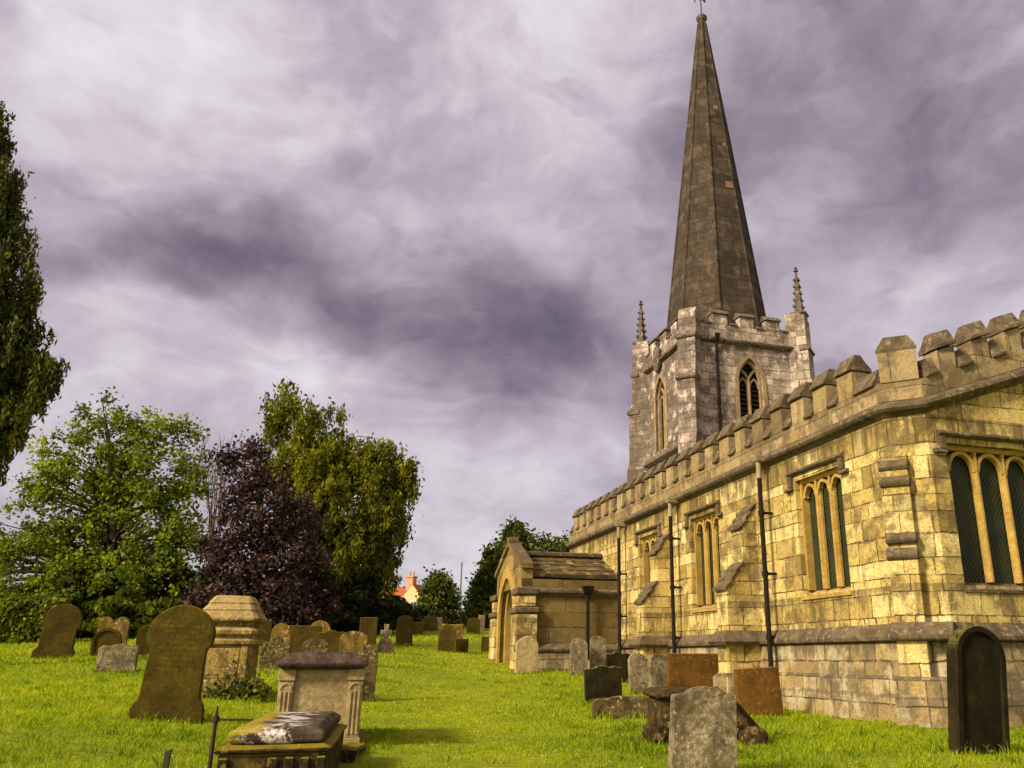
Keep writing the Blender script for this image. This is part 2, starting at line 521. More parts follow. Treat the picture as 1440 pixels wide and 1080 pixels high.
OCHRE = [(0.0, (0.27, 0.19, 0.055)), (0.22, (0.46, 0.345, 0.105)), (0.48, (0.62, 0.485, 0.16)), (0.78, (0.74, 0.61, 0.25)), (1.0, (0.78, 0.70, 0.41))]
M = {}
M['wall'] = ashlar('church_ashlar', OCHRE, (0.12, 0.085, 0.034), h=0.295, w=0.50, stain=(0.088, 0.064, 0.027), stain_amt=0.72, streak=0.42, drips=((4.5, 1.0, 0.75), (1.95, 0.55, 0.7)), speck=0.75)
M['parapet'] = ashlar('parapet_ashlar', [(0, (0.25, 0.185, 0.085)), (0.5, (0.36, 0.27, 0.125)), (1, (0.46, 0.37, 0.20))], (0.14, 0.10, 0.05), h=0.62, w=0.75,
                      stain=(0.12, 0.09, 0.05), stain_amt=0.8, streak=0.5, drips=((5.06, 0.32, 0.5),))
M['base'] = ashlar('plinth_stone', [(0, (0.26, 0.19, 0.085)), (0.5, (0.40, 0.30, 0.13)), (1, (0.50, 0.41, 0.22))], (0.12, 0.09, 0.05), h=0.30, w=0.5,
                   stain=(0.12, 0.095, 0.06), stain_amt=0.85, streak=0.6, pale=(0.50, 0.45, 0.31), pale_amt=0.6, drips=((1.13, 0.42, 0.9), (0.40, 0.5, 0.7)))
M['porch'] = ashlar('porch_stone', [(0, (0.15, 0.108, 0.036)), (0.5, (0.23, 0.165, 0.056)), (1, (0.38, 0.28, 0.10))], (0.11, 0.08, 0.035), h=0.42, w=0.8,
                    stain=(0.09, 0.068, 0.03), stain_amt=0.7, streak=0.4)
M['tower'] = ashlar('tower_ashlar', [(0, (0.27, 0.21, 0.155)), (0.5, (0.47, 0.385, 0.295)), (1, (0.64, 0.55, 0.45))], (0.13, 0.10, 0.08), h=0.30, w=0.5,
                    stain=(0.095, 0.074, 0.058), stain_amt=0.75, streak=0.55, pale=(0.66, 0.55, 0.50), pale_amt=0.85, drips=((12.6, 1.3, 0.6),), soot_x=4.55)
M['spire'] = ashlar('spire_ashlar', [(0, (0.050, 0.037, 0.027)), (0.5, (0.076, 0.057, 0.040)), (0.95, (0.108, 0.083, 0.06)), (1, (0.20, 0.14, 0.085))], (0.045, 0.035, 0.026), h=0.36, w=0.7,
                    stain=(0.034, 0.027, 0.018), stain_amt=0.75, streak=0.5, pale=(0.19, 0.15, 0.115), pale_amt=0.45, weather=(0.07, 0.055, 0.04))
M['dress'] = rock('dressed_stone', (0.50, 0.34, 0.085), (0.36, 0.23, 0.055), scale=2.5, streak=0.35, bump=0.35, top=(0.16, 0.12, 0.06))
M['dress_tower'] = rock('tower_dressings', (0.40, 0.29, 0.15), (0.27, 0.19, 0.10), scale=2.5, streak=0.4, bump=0.35)
M['weather'] = rock('weathered_moulding', (0.165, 0.125, 0.072), (0.085, 0.064, 0.038), spot=(0.34, 0.28, 0.17), spot_amt=0.5, spot_scale=9, scale=4.0, bump=0.8)
M['weather_tower'] = rock('weathered_tower_moulding', (0.19, 0.145, 0.115), (0.085, 0.066, 0.052), spot=(0.40, 0.34, 0.29), spot_amt=0.6, spot_scale=7, scale=3.0, bump=0.7)
M['roofstone'] = rock('stone_roof', (0.15, 0.108, 0.045), (0.060, 0.044, 0.022), spot=(0.42, 0.33, 0.13), spot_amt=0.8, spot_scale=3.5, scale=3.0, bump=1.0)
M['glass_s'] = leaded('leaded_glass_south', False)
M['glass_e'] = leaded('leaded_glass_east', True)
M['pipe'] = plain('cast_iron', (0.016, 0.012, 0.009), 0.7, 0.12, 0.5)
M['hopper'] = plain('pale_lead_paint', (0.34, 0.285, 0.17), 0.7, 0.2, 0.5)
M['lead'] = plain('roof_lead', (0.12, 0.12, 0.12), 0.7)
M['dark'] = plain('louvre_wood', (0.035, 0.026, 0.022), 0.8)
M['iron'] = plain('rusty_iron', (0.040, 0.028, 0.015), 0.8, 0.3, 0.6, 30)
M['gilt'] = plain('wrought_iron_finial', (0.06, 0.045, 0.06), 0.6, 0.4)


# ------------------------------------------------------------------ the ground
def gz(X, Y):
    p = np.interp(Y, [-60, 0, 14, 16, 20, 24, 35, 50, 70, 110, 200, 900], [0, 0, 0, 0.05, 0.30, 0.58, 1.35, 2.4, 3.9, 5.9, 6.6, 8])
    t = np.clip((-np.asarray(X) - 2) / 5, 0, 1)
    return p + 0.3 * t * t * (3 - 2 * t)


def bumpy(X, Y):
    return 0.022 * np.sin(X * 1.7 + Y * 0.6) * np.sin(Y * 1.3 - X * 0.4) + 0.012 * np.sin(X * 4.1 - Y * 2.2)


def make_ground():
    xs = np.concatenate([[-900, -400, -200, -120, -80, -60], np.arange(-48, 30.01, 0.5), [36, 46, 60, 90, 150, 300, 900]])
    ys = np.concatenate([[-300, -100, -40, -15], np.arange(-4, 60.01, 0.5), np.arange(63, 121, 4), [150, 200, 300, 500, 900]])
    X, Y = np.meshgrid(xs, ys)
    Z = gz(X, Y) + bumpy(X, Y)
    nx, ny = len(xs), len(ys)
    co = np.stack([X.ravel(), Y.ravel(), Z.ravel()], 1)
    fs = [(j * nx + i, j * nx + i + 1, (j + 1) * nx + i + 1, (j + 1) * nx + i) for j in range(ny - 1) for i in range(nx - 1)]
    mb = MB()
    mb.v = [tuple(q) for q in co]
    mb.f = fs
    o = mb.build('ground', lawn_mat(), smooth=True)
    tag(o, kind='structure')


make_ground()


# where a photo pixel meets the ground, and how many metres a pixel is there
def ray(u, v):
    a, b = (u - PPU) / FPX, (PPV - v) / FPX
    c, s = math.cos(PITCH), math.sin(PITCH)
    return Vector((a, c - s * b, s + c * b))


def at(u, v, Y):
    r = ray(u, v)
    return r * (Y / r.y) + Vector((0, 0, EYE))


def ground_at(u, v):
    r = ray(u, v)
    Y = 4.0
    while Y < 220:
        p = r * (Y / r.y) + Vector((0, 0, EYE))
        if p.z <= float(gz(p.x, p.y)):
            return p
        Y += 0.01
    return p


def ground_Y(u, Y):
    X = (u - PPU) / FPX / 1.0528 * Y
    return Vector((X, Y, float(gz(X, Y) + bumpy(X, Y))))


# ------------------------------------------------------------------ the church, built in its own frame:
# x runs north into the building, y runs west along the south wall, the corner nearest the camera is the origin
C0 = Vector((4.4506, 12.95, 0.0))
EY = -0.80                # plane of the east wall
YAW = math.atan2(0.30700, 0.95171)
church = thing('church', 'old limestone parish church with battlemented walls, tower and tall dark stone spire', 'church', C0, (0, 0, YAW))


def fs_(u, z, d):      # south wall: u = y, outward is -x
    return (-d, u, z)


def fe_(u, z, d):      # east wall: u = x, outward is -y
    return (u, EY - d, z)


def panel(mb, fn, us, zs, holes, reveal=0.4):
    "a wall face cut on the grid us x zs, leaving rectangular holes with their reveals"
    inside = lambda a, b, c, d: any(h[0] - 1e-6 <= a and b <= h[1] + 1e-6 and h[2] - 1e-6 <= c and d <= h[3] + 1e-6 for h in holes)
    for a, b in zip(us, us[1:]):
        for c, d in zip(zs, zs[1:]):
            if not inside(a, b, c, d):
                mb.quad(fn(a, c, 0), fn(b, c, 0), fn(b, d, 0), fn(a, d, 0))
    for a, b, c, d in holes:
        for p, q in (((a, c), (b, c)), ((b, c), (b, d)), ((b, d), (a, d)), ((a, d), (a, c))):
            mb.quad(fn(*p, 0), fn(*q, 0), fn(*q, -reveal), fn(*p, -reveal))


def arch_pts(w, rise, n=14, kind='pointed', foil=0.0):
    pts = []
    for i in range(n + 1):
        t = i / n
        if kind == 'round':
            a = math.pi * (1 - t)
            k = 1 - foil * (1 - abs(math.sin(2.5 * math.pi * t)))
            pts.append((w / 2 * math.cos(a) * (k if 0 < i < n else 1), rise * math.sin(a) * k))
        else:
            rr = (w * w / 4 + rise * rise) / w
            amax = math.acos(max(-1, (rr - w / 2) / rr))
            if t <= 0.5:
                a = amax * t * 2
                pts.append((-w / 2 + rr - rr * math.cos(a), rr * math.sin(a)))
            else:
                a = amax * (1 - t) * 2
                pts.append((w / 2 - rr + rr * math.cos(a), rr * math.sin(a)))
    return pts


def spandrel(mb, fn, uc, zs, w, rise, ztop, d0, d1, **kw):
    "masonry between an arch and the flat line above it"
    p = arch_pts(w, rise, **kw)
    for (a, b), (c, d) in zip(p, p[1:]):
        mb.quad(fn(uc + a, zs + b, d0), fn(uc + c, zs + d, d0), fn(uc + c, ztop, d0), fn(uc + a, ztop, d0))
        mb.quad(fn(uc + a, zs + b, d0), fn(uc + c, zs + d, d0), fn(uc + c, zs + d, d1), fn(uc + a, zs + b, d1))


def ring(mb, fn, uc, zs, w, rise, th, d0, d1, legs=0.0, **kw):
    "an arched band, optionally carried down as legs"
    p = arch_pts(w, rise, **kw)
    q = arch_pts(w + 2 * th, rise + th * 1.15, **kw)
    if legs:
        p = [(p[0][0], -legs)] + p + [(p[-1][0], -legs)]
        q = [(q[0][0], -legs)] + q + [(q[-1][0], -legs)]
    for i in range(len(p) - 1):
        cs = [p[i], p[i + 1], q[i + 1], q[i]]
        mb.hexa([fn(uc + a, zs + b, d0) for a, b in cs], [fn(uc + a, zs + b, d1) for a, b in cs])


def sweep(mb, path, nrm, prof):
    "sweep a closed profile (outward offset, height) along a mitred path of (x, y, dz)"
    rings = []
    for (x, y, dz), (nx, ny) in zip(path, nrm):
        rings.append([(x + nx * a, y + ny * a, z + dz) for a, z in prof])
    mb.loft(rings)


CH = 0.43                # the corner is cut off
AL = 17.3                # length of the aisle wall
RK, APX, EW = 0.345, 3.05, 7.4   # rake of the east parapet, its apex, end of the east wall


def east_top(x):
    return RK * (min(x, 2 * APX - x) - CH) if x > CH else 0.0


DG = math.sqrt(0.5)
m1 = math.tan(R(22.5))
PATH = [(0, AL, 0), (0, EY + CH, 0), (CH, EY, 0), (APX, EY, 0), (EW, EY, 0)]
NRM = [(-1, 0), (-1, -m1), (-m1, -1), (0, -1), (0, -1)]
PATH_R = [(x, y, east_top(x) if y == EY else 0) for x, y, _ in PATH]

# --- walls
WINS = [(0.92, 2.38), (5.62, 7.12), (9.05, 10.50)]
mb = MB()
holes = [(a, b, 1.98, 4.02) for a, b in WINS]
us = sorted({EY + CH, AL} | {q for h in WINS for q in h})
panel(mb, fs_, us, [-0.8, 1.98, 4.02, 4.70], holes)
EWIN = (0.75, 5.23, 1.92, 4.05)
panel(mb, fe_, [CH, 0.75, 5.23, EW], [-0.8, 1.92, 4.05], [EWIN])
ep = [(CH, 4.05), (EW, 4.05), (EW, 4.70 + east_top(EW)), (APX, 4.70 + east_top(APX)), (CH, 4.70)]
mb.add([fe_(a, b, 0) for a, b in ep], [(0, 1, 2, 3, 4)])
mb.quad((0, EY + CH, -0.8), (CH, EY, -0.8), (CH, EY, 4.70), (0, EY + CH, 4.70))
# west end of the aisle and the far side, so that the building is closed
mb.quad((0, AL, -0.8), (9.0, AL, -0.8), (9.0, AL, 4.70), (0, AL, 4.70))
mb.quad((EW, EY, -0.8), (EW, AL, -0.8), (EW, AL, 4.70), (EW, EY, 4.70))
mb.build('wall', M['wall'], church)

mb = MB()
mb.box(0.34, EW - 0.02, EY + 0.4, AL - 0.02, 4.72, 4.95)
mb.build('lead_roof', M['lead'], church)

# --- plinth and string courses
mb = MB()
sweep(mb, PATH, NRM, [(-0.02, 1.13), (0.075, 1.12), (0.080, 0.66), (0.15, 0.60), (0.155, 0.42), (0.19, 0.36), (0.20, -0.8), (-0.02, -0.8)])
mb.build('plinth', M['base'], church)
mb = MB()
sweep(mb, PATH, NRM, [(-0.02, 1.40), (0.012, 1.39), (0.05, 1.35), (0.14, 1.24), (0.16, 1.21), (0.15, 1.16), (0.10, 1.135), (-0.02, 1.132)])
mb.build('string_course', M['weather'], church, jit=0.004)
mb = MB()
sweep(mb, PATH_R, NRM, [(-0.02, 4.50), (0.02, 4.50), (0.05, 4.53), (0.13, 4.57), (0.16, 4.61), (0.15, 4.67), (0.05, 4.74), (-0.02, 4.76)])
mb.build('string_course', M['weather'], church, jit=0.004)

# --- parapet with its merlons
PB = 5.06
MH = 0.46
pp = MB()
sweep(pp, PATH_R, NRM, [(0.022, 4.757), (0.022, PB), (-0.33, PB), (-0.33, 4.757)])
parapet = pp.build('parapet', M['parapet'], church)


def coping(mb, fn, a, b, z, rise=0.20, lip=0.075, sl=0.0, back=-0.40, zf=0.06):
    pr = [(0.022 + lip, 0.0), (0.022 + lip, zf), (0.035, zf + 0.03), (-0.09, zf + rise), (-0.21, zf + rise), (back, zf), (back, 0.0)]
    ra = [fn(a, z + q, d) for d, q in pr]
    rb = [fn(b, z + q + sl * (b - a), d) for d, q in pr]
    mb.loft([ra, rb])


def merlon(fn, a, b, z, sl=0.0):
    w = MB()
    w.hexa([fn(a, z, 0.020), fn(b, z + sl * (b - a), 0.020), fn(b, z + sl * (b - a), -0.33), fn(a, z, -0.33)],
           [fn(a, z + MH, 0.020), fn(b, z + MH + sl * (b - a), 0.020), fn(b, z + MH + sl * (b - a), -0.33), fn(a, z + MH, -0.33)])
    o = w.build('merlon', M['parapet'], parapet, bevel=0.012, jit=0.006)
    c = MB()
    jz = random.uniform(-0.012, 0.012)
    coping(c, fn, a - 0.015, b + 0.015, z + MH + 0.005 + jz, rise=0.24, lip=0.05, sl=sl)
    c.build('coping', M['weather'], parapet, bevel=0.008, jit=0.006, sub=1, rough=0.010)


def sill(fn, a, b, z, sl=0.0):
    c = MB()
    coping(c, fn, a, b, z, rise=0.26, lip=0.05, sl=sl, zf=0.05)
    c.build('embrasure_sill', M['weather'], parapet, bevel=0.008, jit=0.005, sub=1, rough=0.008)


SP = 0.766
k = 0
while 0.335 + SP * k < AL - 0.3:
    a = 0.335 + SP * k
    merlon(fs_, a, a + 0.43, PB + 0.002)
    sill(fs_, a + 0.465, a + SP - 0.035, PB + 0.002)
    k += 1
for k in range(9):
    a = 0.80 + 0.71 * k
    b = a + 0.36
    if a < APX < b or a > 2 * APX - 0.6:
        pass
    sl = RK if (a + b) / 2 < APX else -RK
    if b > EW:
        break
    z0 = PB + 0.002 + east_top(a) - 0.06
    merlon(fe_, a, b, z0, sl)
    sill(fe_, b + 0.035, a + 0.71 - 0.035, PB + 0.002 + east_top(b + 0.035), sl)
sill(fe_, 0.52, 0.765, PB + 0.002 + east_top(0.52), RK)
sill(fs_, -0.26, 0.30, PB + 0.002)
# broad canted merlon on the cut corner
w = MB()
cp = [(-0.02, EY + CH - 0.03), (-0.02, EY + CH - 0.04), (CH - 0.04, EY - 0.02), (CH - 0.03, EY - 0.02), (CH + 0.04, EY + 0.28), (0.28, EY + CH + 0.04)]
w.loft([[(x, y, PB + 0.002) for x, y in cp], [(x, y, 5.57) for x, y in cp]])
w.build('merlon', M['parapet'], parapet, bevel=0.012)
w = MB()
cx, cy = 0.21, EY + 0.21
rr = [[(cx + (x - cx) * s, cy + (y - cy) * s, z) for x, y in cp] for s, z in ((1.06, 5.572), (1.08, 5.61), (0.98, 5.65), (0.62, 5.82))]
w.loft(rr)
w.build('coping', M['weather'], parapet, bevel=0.012, jit=0.008)


# --- windows
def window(fn, a, b, z0, z1, lights, glass, foil=0.0, label_=True, rise=None):
    w = MB()
    # splayed surround and sill
    df, dg = -0.10, -0.21
    pw = (b - a - 0.16) / lights
    fr = 0.08
    for (u0, u1) in ((a, a + fr), (b - fr, b)):
        w.hexa([fn(u0, z0 + 0.07, df + 0.02), fn(u1, z0 + 0.07, df), fn(u1, z0 + 0.07, dg - 0.05), fn(u0, z0 + 0.07, dg - 0.05)],
               [fn(u0, z1, df + 0.02), fn(u1, z1, df), fn(u1, z1, dg - 0.05), fn(u0, z1, dg - 0.05)])
    w.hexa([fn(a + fr, z1 - 0.07, df), fn(b - fr, z1 - 0.07, df), fn(b - fr, z1 - 0.07, dg - 0.05), fn(a + fr, z1 - 0.07, dg - 0.05)],
           [fn(a + fr, z1, df + 0.02), fn(b - fr, z1, df + 0.02), fn(b - fr, z1, dg - 0.05), fn(a + fr, z1, dg - 0.05)])
    mw = 0.105
    ri = rise or (pw - mw) * 0.62
    zsp = z1 - 0.13 - ri
    for i in range(1, lights):
        uc = a + fr + pw * i
        pr = [(-mw / 2, dg), (-mw / 2, dg + 0.05), (-0.022, df + 0.004), (0.022, df + 0.004), (mw / 2, dg + 0.05), (mw / 2, dg)]
        w.loft([[fn(uc + p, z0 + 0.06, d) for p, d in pr], [fn(uc + p, zsp + 0.02, d) for p, d in pr]])
        pr = [(-0.022, dg), (-0.022, df + 0.004), (0.022, df + 0.004), (0.022, dg)]
        w.loft([[fn(uc + p, zsp + 0.021, d) for p, d in pr], [fn(uc + p, z1 - 0.071, d) for p, d in pr]])
    for i in range(lights):
        uc = a + fr + pw * (i + 0.5)
        ring(w, fn, uc, zsp, pw - mw, ri, mw / 2 - 0.001, dg, df - 0.004, kind='round', foil=foil, n=20)
    o = w.build('window', M['dress'], church, bevel=0.006)
    s = MB()
    s.loft([[fn(u, z, d) for z, d in ((z0 - 0.10, 0.03), (z0 - 0.06, 0.035), (z0 + 0.065, dg - 0.03), (z0 - 0.10, dg - 0.03))] for u in (a - 0.02, b + 0.02)])
    s.build('sill', M['weather'] if lights > 4 else M['dress'], o)
    g = MB()
    g.quad(fn(a + 0.01, z0 + 0.02, dg - 0.02), fn(b - 0.01, z0 + 0.02, dg - 0.02), fn(b - 0.01, z1 - 0.02, dg - 0.02), fn(a + 0.01, z1 - 0.02, dg - 0.02))
    g.build('leaded_glass', glass, o)
    h = MB()
    za = z1 + 0.10
    prof = [(0, 0.0), (0.05, 0.0), (0.09, 0.035), (0.09, 0.06), (0.02, 0.105), (0, 0.105)]
    h.loft([[fn(u, za + q, d) for d, q in prof] for u in (a - 0.16, b + 0.16)])
    for sgn, u in ((-1, a - 0.10), (1, b + 0.10)):
        h.hexa([fn(u - 0.055, za - 0.20, 0), fn(u + 0.055, za - 0.20, 0), fn(u + 0.055, za - 0.20, 0.075), fn(u - 0.055, za - 0.20, 0.075)],
               [fn(u - 0.055, za - 0.002, 0), fn(u + 0.055, za - 0.002, 0), fn(u + 0.055, za - 0.002, 0.075), fn(u - 0.055, za - 0.002, 0.075)])
        v0, v1 = sorted((u - sgn * 0.055, u + sgn * 0.16))
        h.hexa([fn(v0, za - 0.27, 0), fn(v1, za - 0.27, 0), fn(v1, za - 0.27, 0.10), fn(v0, za - 0.27, 0.10)],
               [fn(v0, za - 0.202, 0), fn(v1, za - 0.202, 0), fn(v1, za - 0.202, 0.06), fn(v0, za - 0.202, 0.06)])
    h.build('hood_mould', M['weather'], o, bevel=0.006, jit=0.003)


for a, b in WINS:
    window(fs_, a, b, 1.98, 4.02, 3, M['glass_s'], foil=0.10)
window(fe_, 0.75, 5.23, 1.92, 4.05, 8, M['glass_e'], foil=0.0)


# --- buttresses of the south wall
def buttress(y0, y1):
    w = MB()
    P = [(0.195, -0.8), (0.74, -0.8), (0.74, 1.16), (0.72, 1.18), (0.72, 2.16), (0.33, 2.66), (0.33, 3.36), (0.02, 3.80)]
    P = [(0.0, -0.8)] + P[1:-1] + [(0.0, 3.82)]
    w.ext(P, lambda a, z, d: (-a, d, z), y0, y1)
    o = w.build('buttress', M['wall'], church)
    e = 0.03
    for (a0, z0, a1, z1) in ((0.72, 2.16, 0.33, 2.66), (0.33, 3.36, 0.0, 3.82)):
        n = 3
        s = MB()
        for i in range(n):
            t0, t1 = i / n, (i + 1) / n
            xa, za = a0 + (a1 - a0) * t0, z0 + (z1 - z0) * t0
            xb, zb = a0 + (a1 - a0) * t1, z0 + (z1 - z0) * t1
            s.hexa([(-xa - 0.06, y0 - e, za - 0.02), (-xa - 0.06, y1 + e, za - 0.02), (-xb, y1 + e, zb + 0.01), (-xb, y0 - e, zb + 0.01)],
                   [(-xa - 0.07, y0 - e, za + 0.055), (-xa - 0.07, y1 + e, za + 0.055), (-xb - 0.005, y1 + e, zb + 0.06), (-xb - 0.005, y0 - e, zb + 0.06)])
        s.build('weathering', M['weather'], o, bevel=0.012, jit=0.006)
    s = MB()
    sweep(s, [(0.0, y0, 0), (-0.74, y0, 0), (-0.74, y1, 0), (0.0, y1, 0)], [(0, -1), (-1, -1), (-1, 1), (0, 1)],
          [(-0.02, 1.405), (0.02, 1.40), (0.13, 1.25), (0.15, 1.20), (0.10, 1.14), (-0.02, 1.138)])
    s.build('string_course', M['weather'], o, jit=0.004)
    s = MB()
    sweep(s, [(0.0, y0, 0), (-0.74, y0, 0), (-0.74, y1, 0), (0.0, y1, 0)], [(0, -1), (-1, -1), (-1, 1), (0, 1)],
          [(-0.02, 0.64), (0.01, 0.64), (0.09, 0.56), (0.10, -0.8), (-0.02, -0.8)])
    s.build('plinth', M['base'], o)


buttress(3.93, 4.40)
buttress(8.42, 8.90)

# shallow diagonal buttress on the cut corner, with two rolled set-offs
dx = Vector((-DG, -DG, 0))
dl = Vector((DG, -DG, 0))
cc = Vector((CH / 2, EY + CH / 2, 0))


def fd_(u, z, d):
    p = cc + dl * u + dx * d
    return (p.x, p.y, z)


w = MB()
w.ext([(-0.1, -0.8), (0.30, -0.8), (0.30, 1.16), (0.20, 1.30), (0.20, 2.30), (0.13, 2.48), (0.13, 3.66), (0.0, 3.98), (-0.1, 3.98)],
      lambda a, z, d: fd_(d, z, a), -0.44, -0.03)
o = w.build('buttress', M['wall'], church, bevel=0.008)
for z0, h_, dd in ((2.28, 0.18, 0.245), (2.52, 0.17, 0.205), (3.38, 0.17, 0.185), (3.63, 0.17, 0.165)):
    s = MB()
    pr = [(0.0, z0), (dd - 0.02, z0), (dd + 0.015, z0 + 0.05), (dd + 0.01, z0 + h_ * 0.55), (dd - 0.06, z0 + h_), (0.0, z0 + h_)]
    s.loft([[fd_(u, z, a) for a, z in pr] for u in (-0.455, -0.015)])
    s.build('weathering', M['weather'], o, bevel=0.012, jit=0.005)
s = MB()
pr = [(0.0, 1.135), (0.36, 1.135), (0.40, 1.17), (0.40, 1.22), (0.22, 1.40), (0.0, 1.40)]
s.loft([[fd_(u, z, a) for a, z in pr] for u in (-0.50, 0.34)])
s.build('string_course', M['weather'], o, bevel=0.01, jit=0.006)
s = MB()
s.ext([(0.0, -0.8), (0.48, -0.8), (0.47, 0.35), (0.42, 0.41), (0.41, 0.60), (0.36, 0.66), (0.0, 0.66)], lambda a, z, d: fd_(d, z, a), -0.52, 0.36)
s.build('plinth', M['base'], o, bevel=0.012)


# --- drainpipes
def drainpipe(y, ztop, zbot, out, hop=True):
    w = MB()
    xo = -out
    w.tube([(xo, y, zbot), (xo, y, ztop - 0.38)], 0.046, 10)
    zz = zbot + 0.5
    while zz < ztop - 0.5:
        w.tube([(xo, y, zz), (xo, y, zz + 0.09)], 0.062, 10)
        w.box(xo, 0.0, y - 0.012, y + 0.012, zz + 0.02, zz + 0.07)
        zz += 1.15
    o = w.build('drainpipe', M['pipe'], church, smooth=False)
    h = MB()
    h.tube([(xo, y, ztop - 0.379), (xo, y, ztop - 0.05)], 0.050, 10)
    h.build('pipe_head', M['hopper'], o)
    h = MB()
    h.hexa([(xo - 0.07, y - 0.09, ztop - 0.05), (xo - 0.07, y + 0.09, ztop - 0.05), (-0.03, y + 0.09, ztop - 0.05), (-0.03, y - 0.09, ztop - 0.05)],
           [(xo - 0.12, y - 0.11, ztop + 0.07), (xo - 0.12, y + 0.11, ztop + 0.07), (-0.03, y + 0.11, ztop + 0.07), (-0.03, y - 0.11, ztop + 0.07)])
    h.build('hopper_head', M['hopper'], o, bevel=0.01)


drainpipe(3.26, 4.62, 0.72, 0.24)
drainpipe(7.72, 4.56, 0.80, 0.24)
drainpipe(11.50, 4.52, 0.30, 0.24)

# --- the tower
TX0, TX1, TY0, TY1, TZ = 4.5, 9.5, 16.5, 21.5, 12.72
tower_w = MB()
TH = 0.95


def ft_e(u, z, d):
    return (u, TY0 - d, z)


def ft_s(u, z, d):
    return (TX0 - d, u, z)


bel_e = (6.52, 7.62, 8.85, 12.20)
panel(tower_w, ft_e, [TX0, 6.52, 7.62, TX1], [0, 8.85, 12.20, TZ], [bel_e], 0.5)
bel_s = (18.95, 20.05, 8.95, 12.10)
panel(tower_w, ft_s, [TY0, 18.95, 20.05, TY1], [0, 8.95, 12.10, TZ], [bel_s], 0.5)
tower_w.quad((TX1, TY0, 0), (TX1, TY1, 0), (TX1, TY1, TZ), (TX1, TY0, TZ))
tower_w.quad((TX0, TY1, 0), (TX1, TY1, 0), (TX1, TY1, TZ), (TX0, TY1, TZ))
spandrel(tower_w, ft_e, 7.07, 11.15, 1.10, 1.02, 12.20, 0.0, -0.45, n=16)
spandrel(tower_w, ft_s, 19.5, 11.10, 1.10, 0.98, 12.10, 0.0, -0.45, n=16)
tower = tower_w.build('tower', M['tower'], church)

for fn, uc, z0, zsp, ri in ((ft_e, 7.07, 8.85, 11.15, 1.02), (ft_s, 19.5, 8.95, 11.10, 0.98)):
    w = MB()
    ring(w, fn, uc, zsp, 1.06, ri - 0.02, 0.15, 0.0, 0.035, legs=zsp - z0, n=16)       # moulded outer order
    ring(w, fn, uc, zsp, 0.90, ri - 0.16, 0.10, -0.22, -0.10, legs=zsp - z0, n=16)
    pr = [(-0.075, -0.26), (-0.075, -0.20), (-0.03, -0.12), (0.03, -0.12), (0.075, -0.20), (0.075, -0.26)]
    w.loft([[fn(uc + p, z0, d) for p, d in pr], [fn(uc + p, zsp + 0.12, d) for p, d in pr]])
    for sg in (-1, 1):                                                                # the arms of the Y
        pts = [fn(uc + sg * 0.40 * t ** 1.5, zsp + 0.08 + 0.55 * t ** 0.8, -0.19) for t in (0, 0.25, 0.5, 0.75, 1.0)]
        w.tube(pts, 0.055, 6)
        ring(w, fn, uc + sg * 0.245, zsp - 0.20, 0.36, 0.36, 0.05, -0.24, -0.16, n=10)
    wo = w.build('belfry_window', M['dress_tower'], tower, bevel=0.0)
    lv = MB()
    z = z0 + 0.1
    while z < zsp + ri - 0.25:
        lv.hexa([fn(uc - 0.5, z, -0.28), fn(uc + 0.5, z, -0.28), fn(uc + 0.5, z + 0.16, -0.44), fn(uc - 0.5, z + 0.16, -0.44)],
                [fn(uc - 0.5, z + 0.03, -0.28), fn(uc + 0.5, z + 0.03, -0.28), fn(uc + 0.5, z + 0.19, -0.44), fn(uc - 0.5, z + 0.19, -0.44)])
        z += 0.19
    lv.quad(fn(uc - 0.54, z0, -0.47), fn(uc + 0.54, z0, -0.47), fn(uc + 0.54, zsp + ri, -0.47), fn(uc - 0.54, zsp + ri, -0.47))
    lv.build('louvre', M['dark'], wo)

SQ = [(TX0, TY1), (TX0, TY0), (TX1, TY0), (TX1, TY1)]
SQN = [(-1, 1), (-1, -1), (1, -1), (1, 1)]


def sweep_sq(mb, prof, ins=0.0):
    rings = []
    for (x, y), (nx, ny) in zip(SQ, SQN):
        rings.append([(x + nx * (a - ins), y + ny * (a - ins), z) for a, z in prof])
    rings.append(rings[0])
    mb.loft(rings, cap=False)


w = MB()
sweep_sq(w, [(-0.02, 8.42), (0.04, 8.42), (0.20, 8.54), (0.22, 8.60), (0.16, 8.66), (0.02, 8.84), (-0.02, 8.86), (-0.02, 8.42)])
w.build('string_course', M['weather_tower'], tower, jit=0.006)
w = MB()
sweep_sq(w, [(-0.02, 12.62), (0.03, 12.62), (0.16, 12.70), (0.18, 12.78), (0.06, 12.86), (-0.02, 12.88), (-0.02, 12.62)])
w.build('string_course', M['weather_tower'], tower, jit=0.006)
w = MB()
sweep_sq(w, [(0.022, 12.861), (0.022, 13.42), (-0.30, 13.42), (-0.30, 12.861), (0.022, 12.861)])
w.box(TX0 + 0.2, TX1 - 0.2, TY0 + 0.2, TY1 - 0.2, 12.5, 12.98)
tpar = w.build('parapet', M['tower'], tower)


def t_merlon(fn, a, b):
    q = MB()
    q.hexa([fn(a, 13.422, 0.02), fn(b, 13.422, 0.02), fn(b, 13.422, -0.30), fn(a, 13.422, -0.30)],
           [fn(a, 13.86, 0.02), fn(b, 13.86, 0.02), fn(b, 13.86, -0.30), fn(a, 13.86, -0.30)])
    q.build('merlon', M['tower'], tpar, bevel=0.015, jit=0.012)
    q = MB()
    coping(q, fn, a - 0.05, b + 0.05, 13.864, rise=0.16, lip=0.07, back=-0.37)
    q.build('coping', M['weather_tower'], tpar, bevel=0.012, jit=0.012)


def t_sill(fn, a, b):
    q = MB()
    coping(q, fn, a, b, 13.424, rise=0.12, lip=0.05, back=-0.35, zf=0.05)
    q.build('embrasure_sill', M['weather_tower'], tpar, bevel=0.01, jit=0.008)


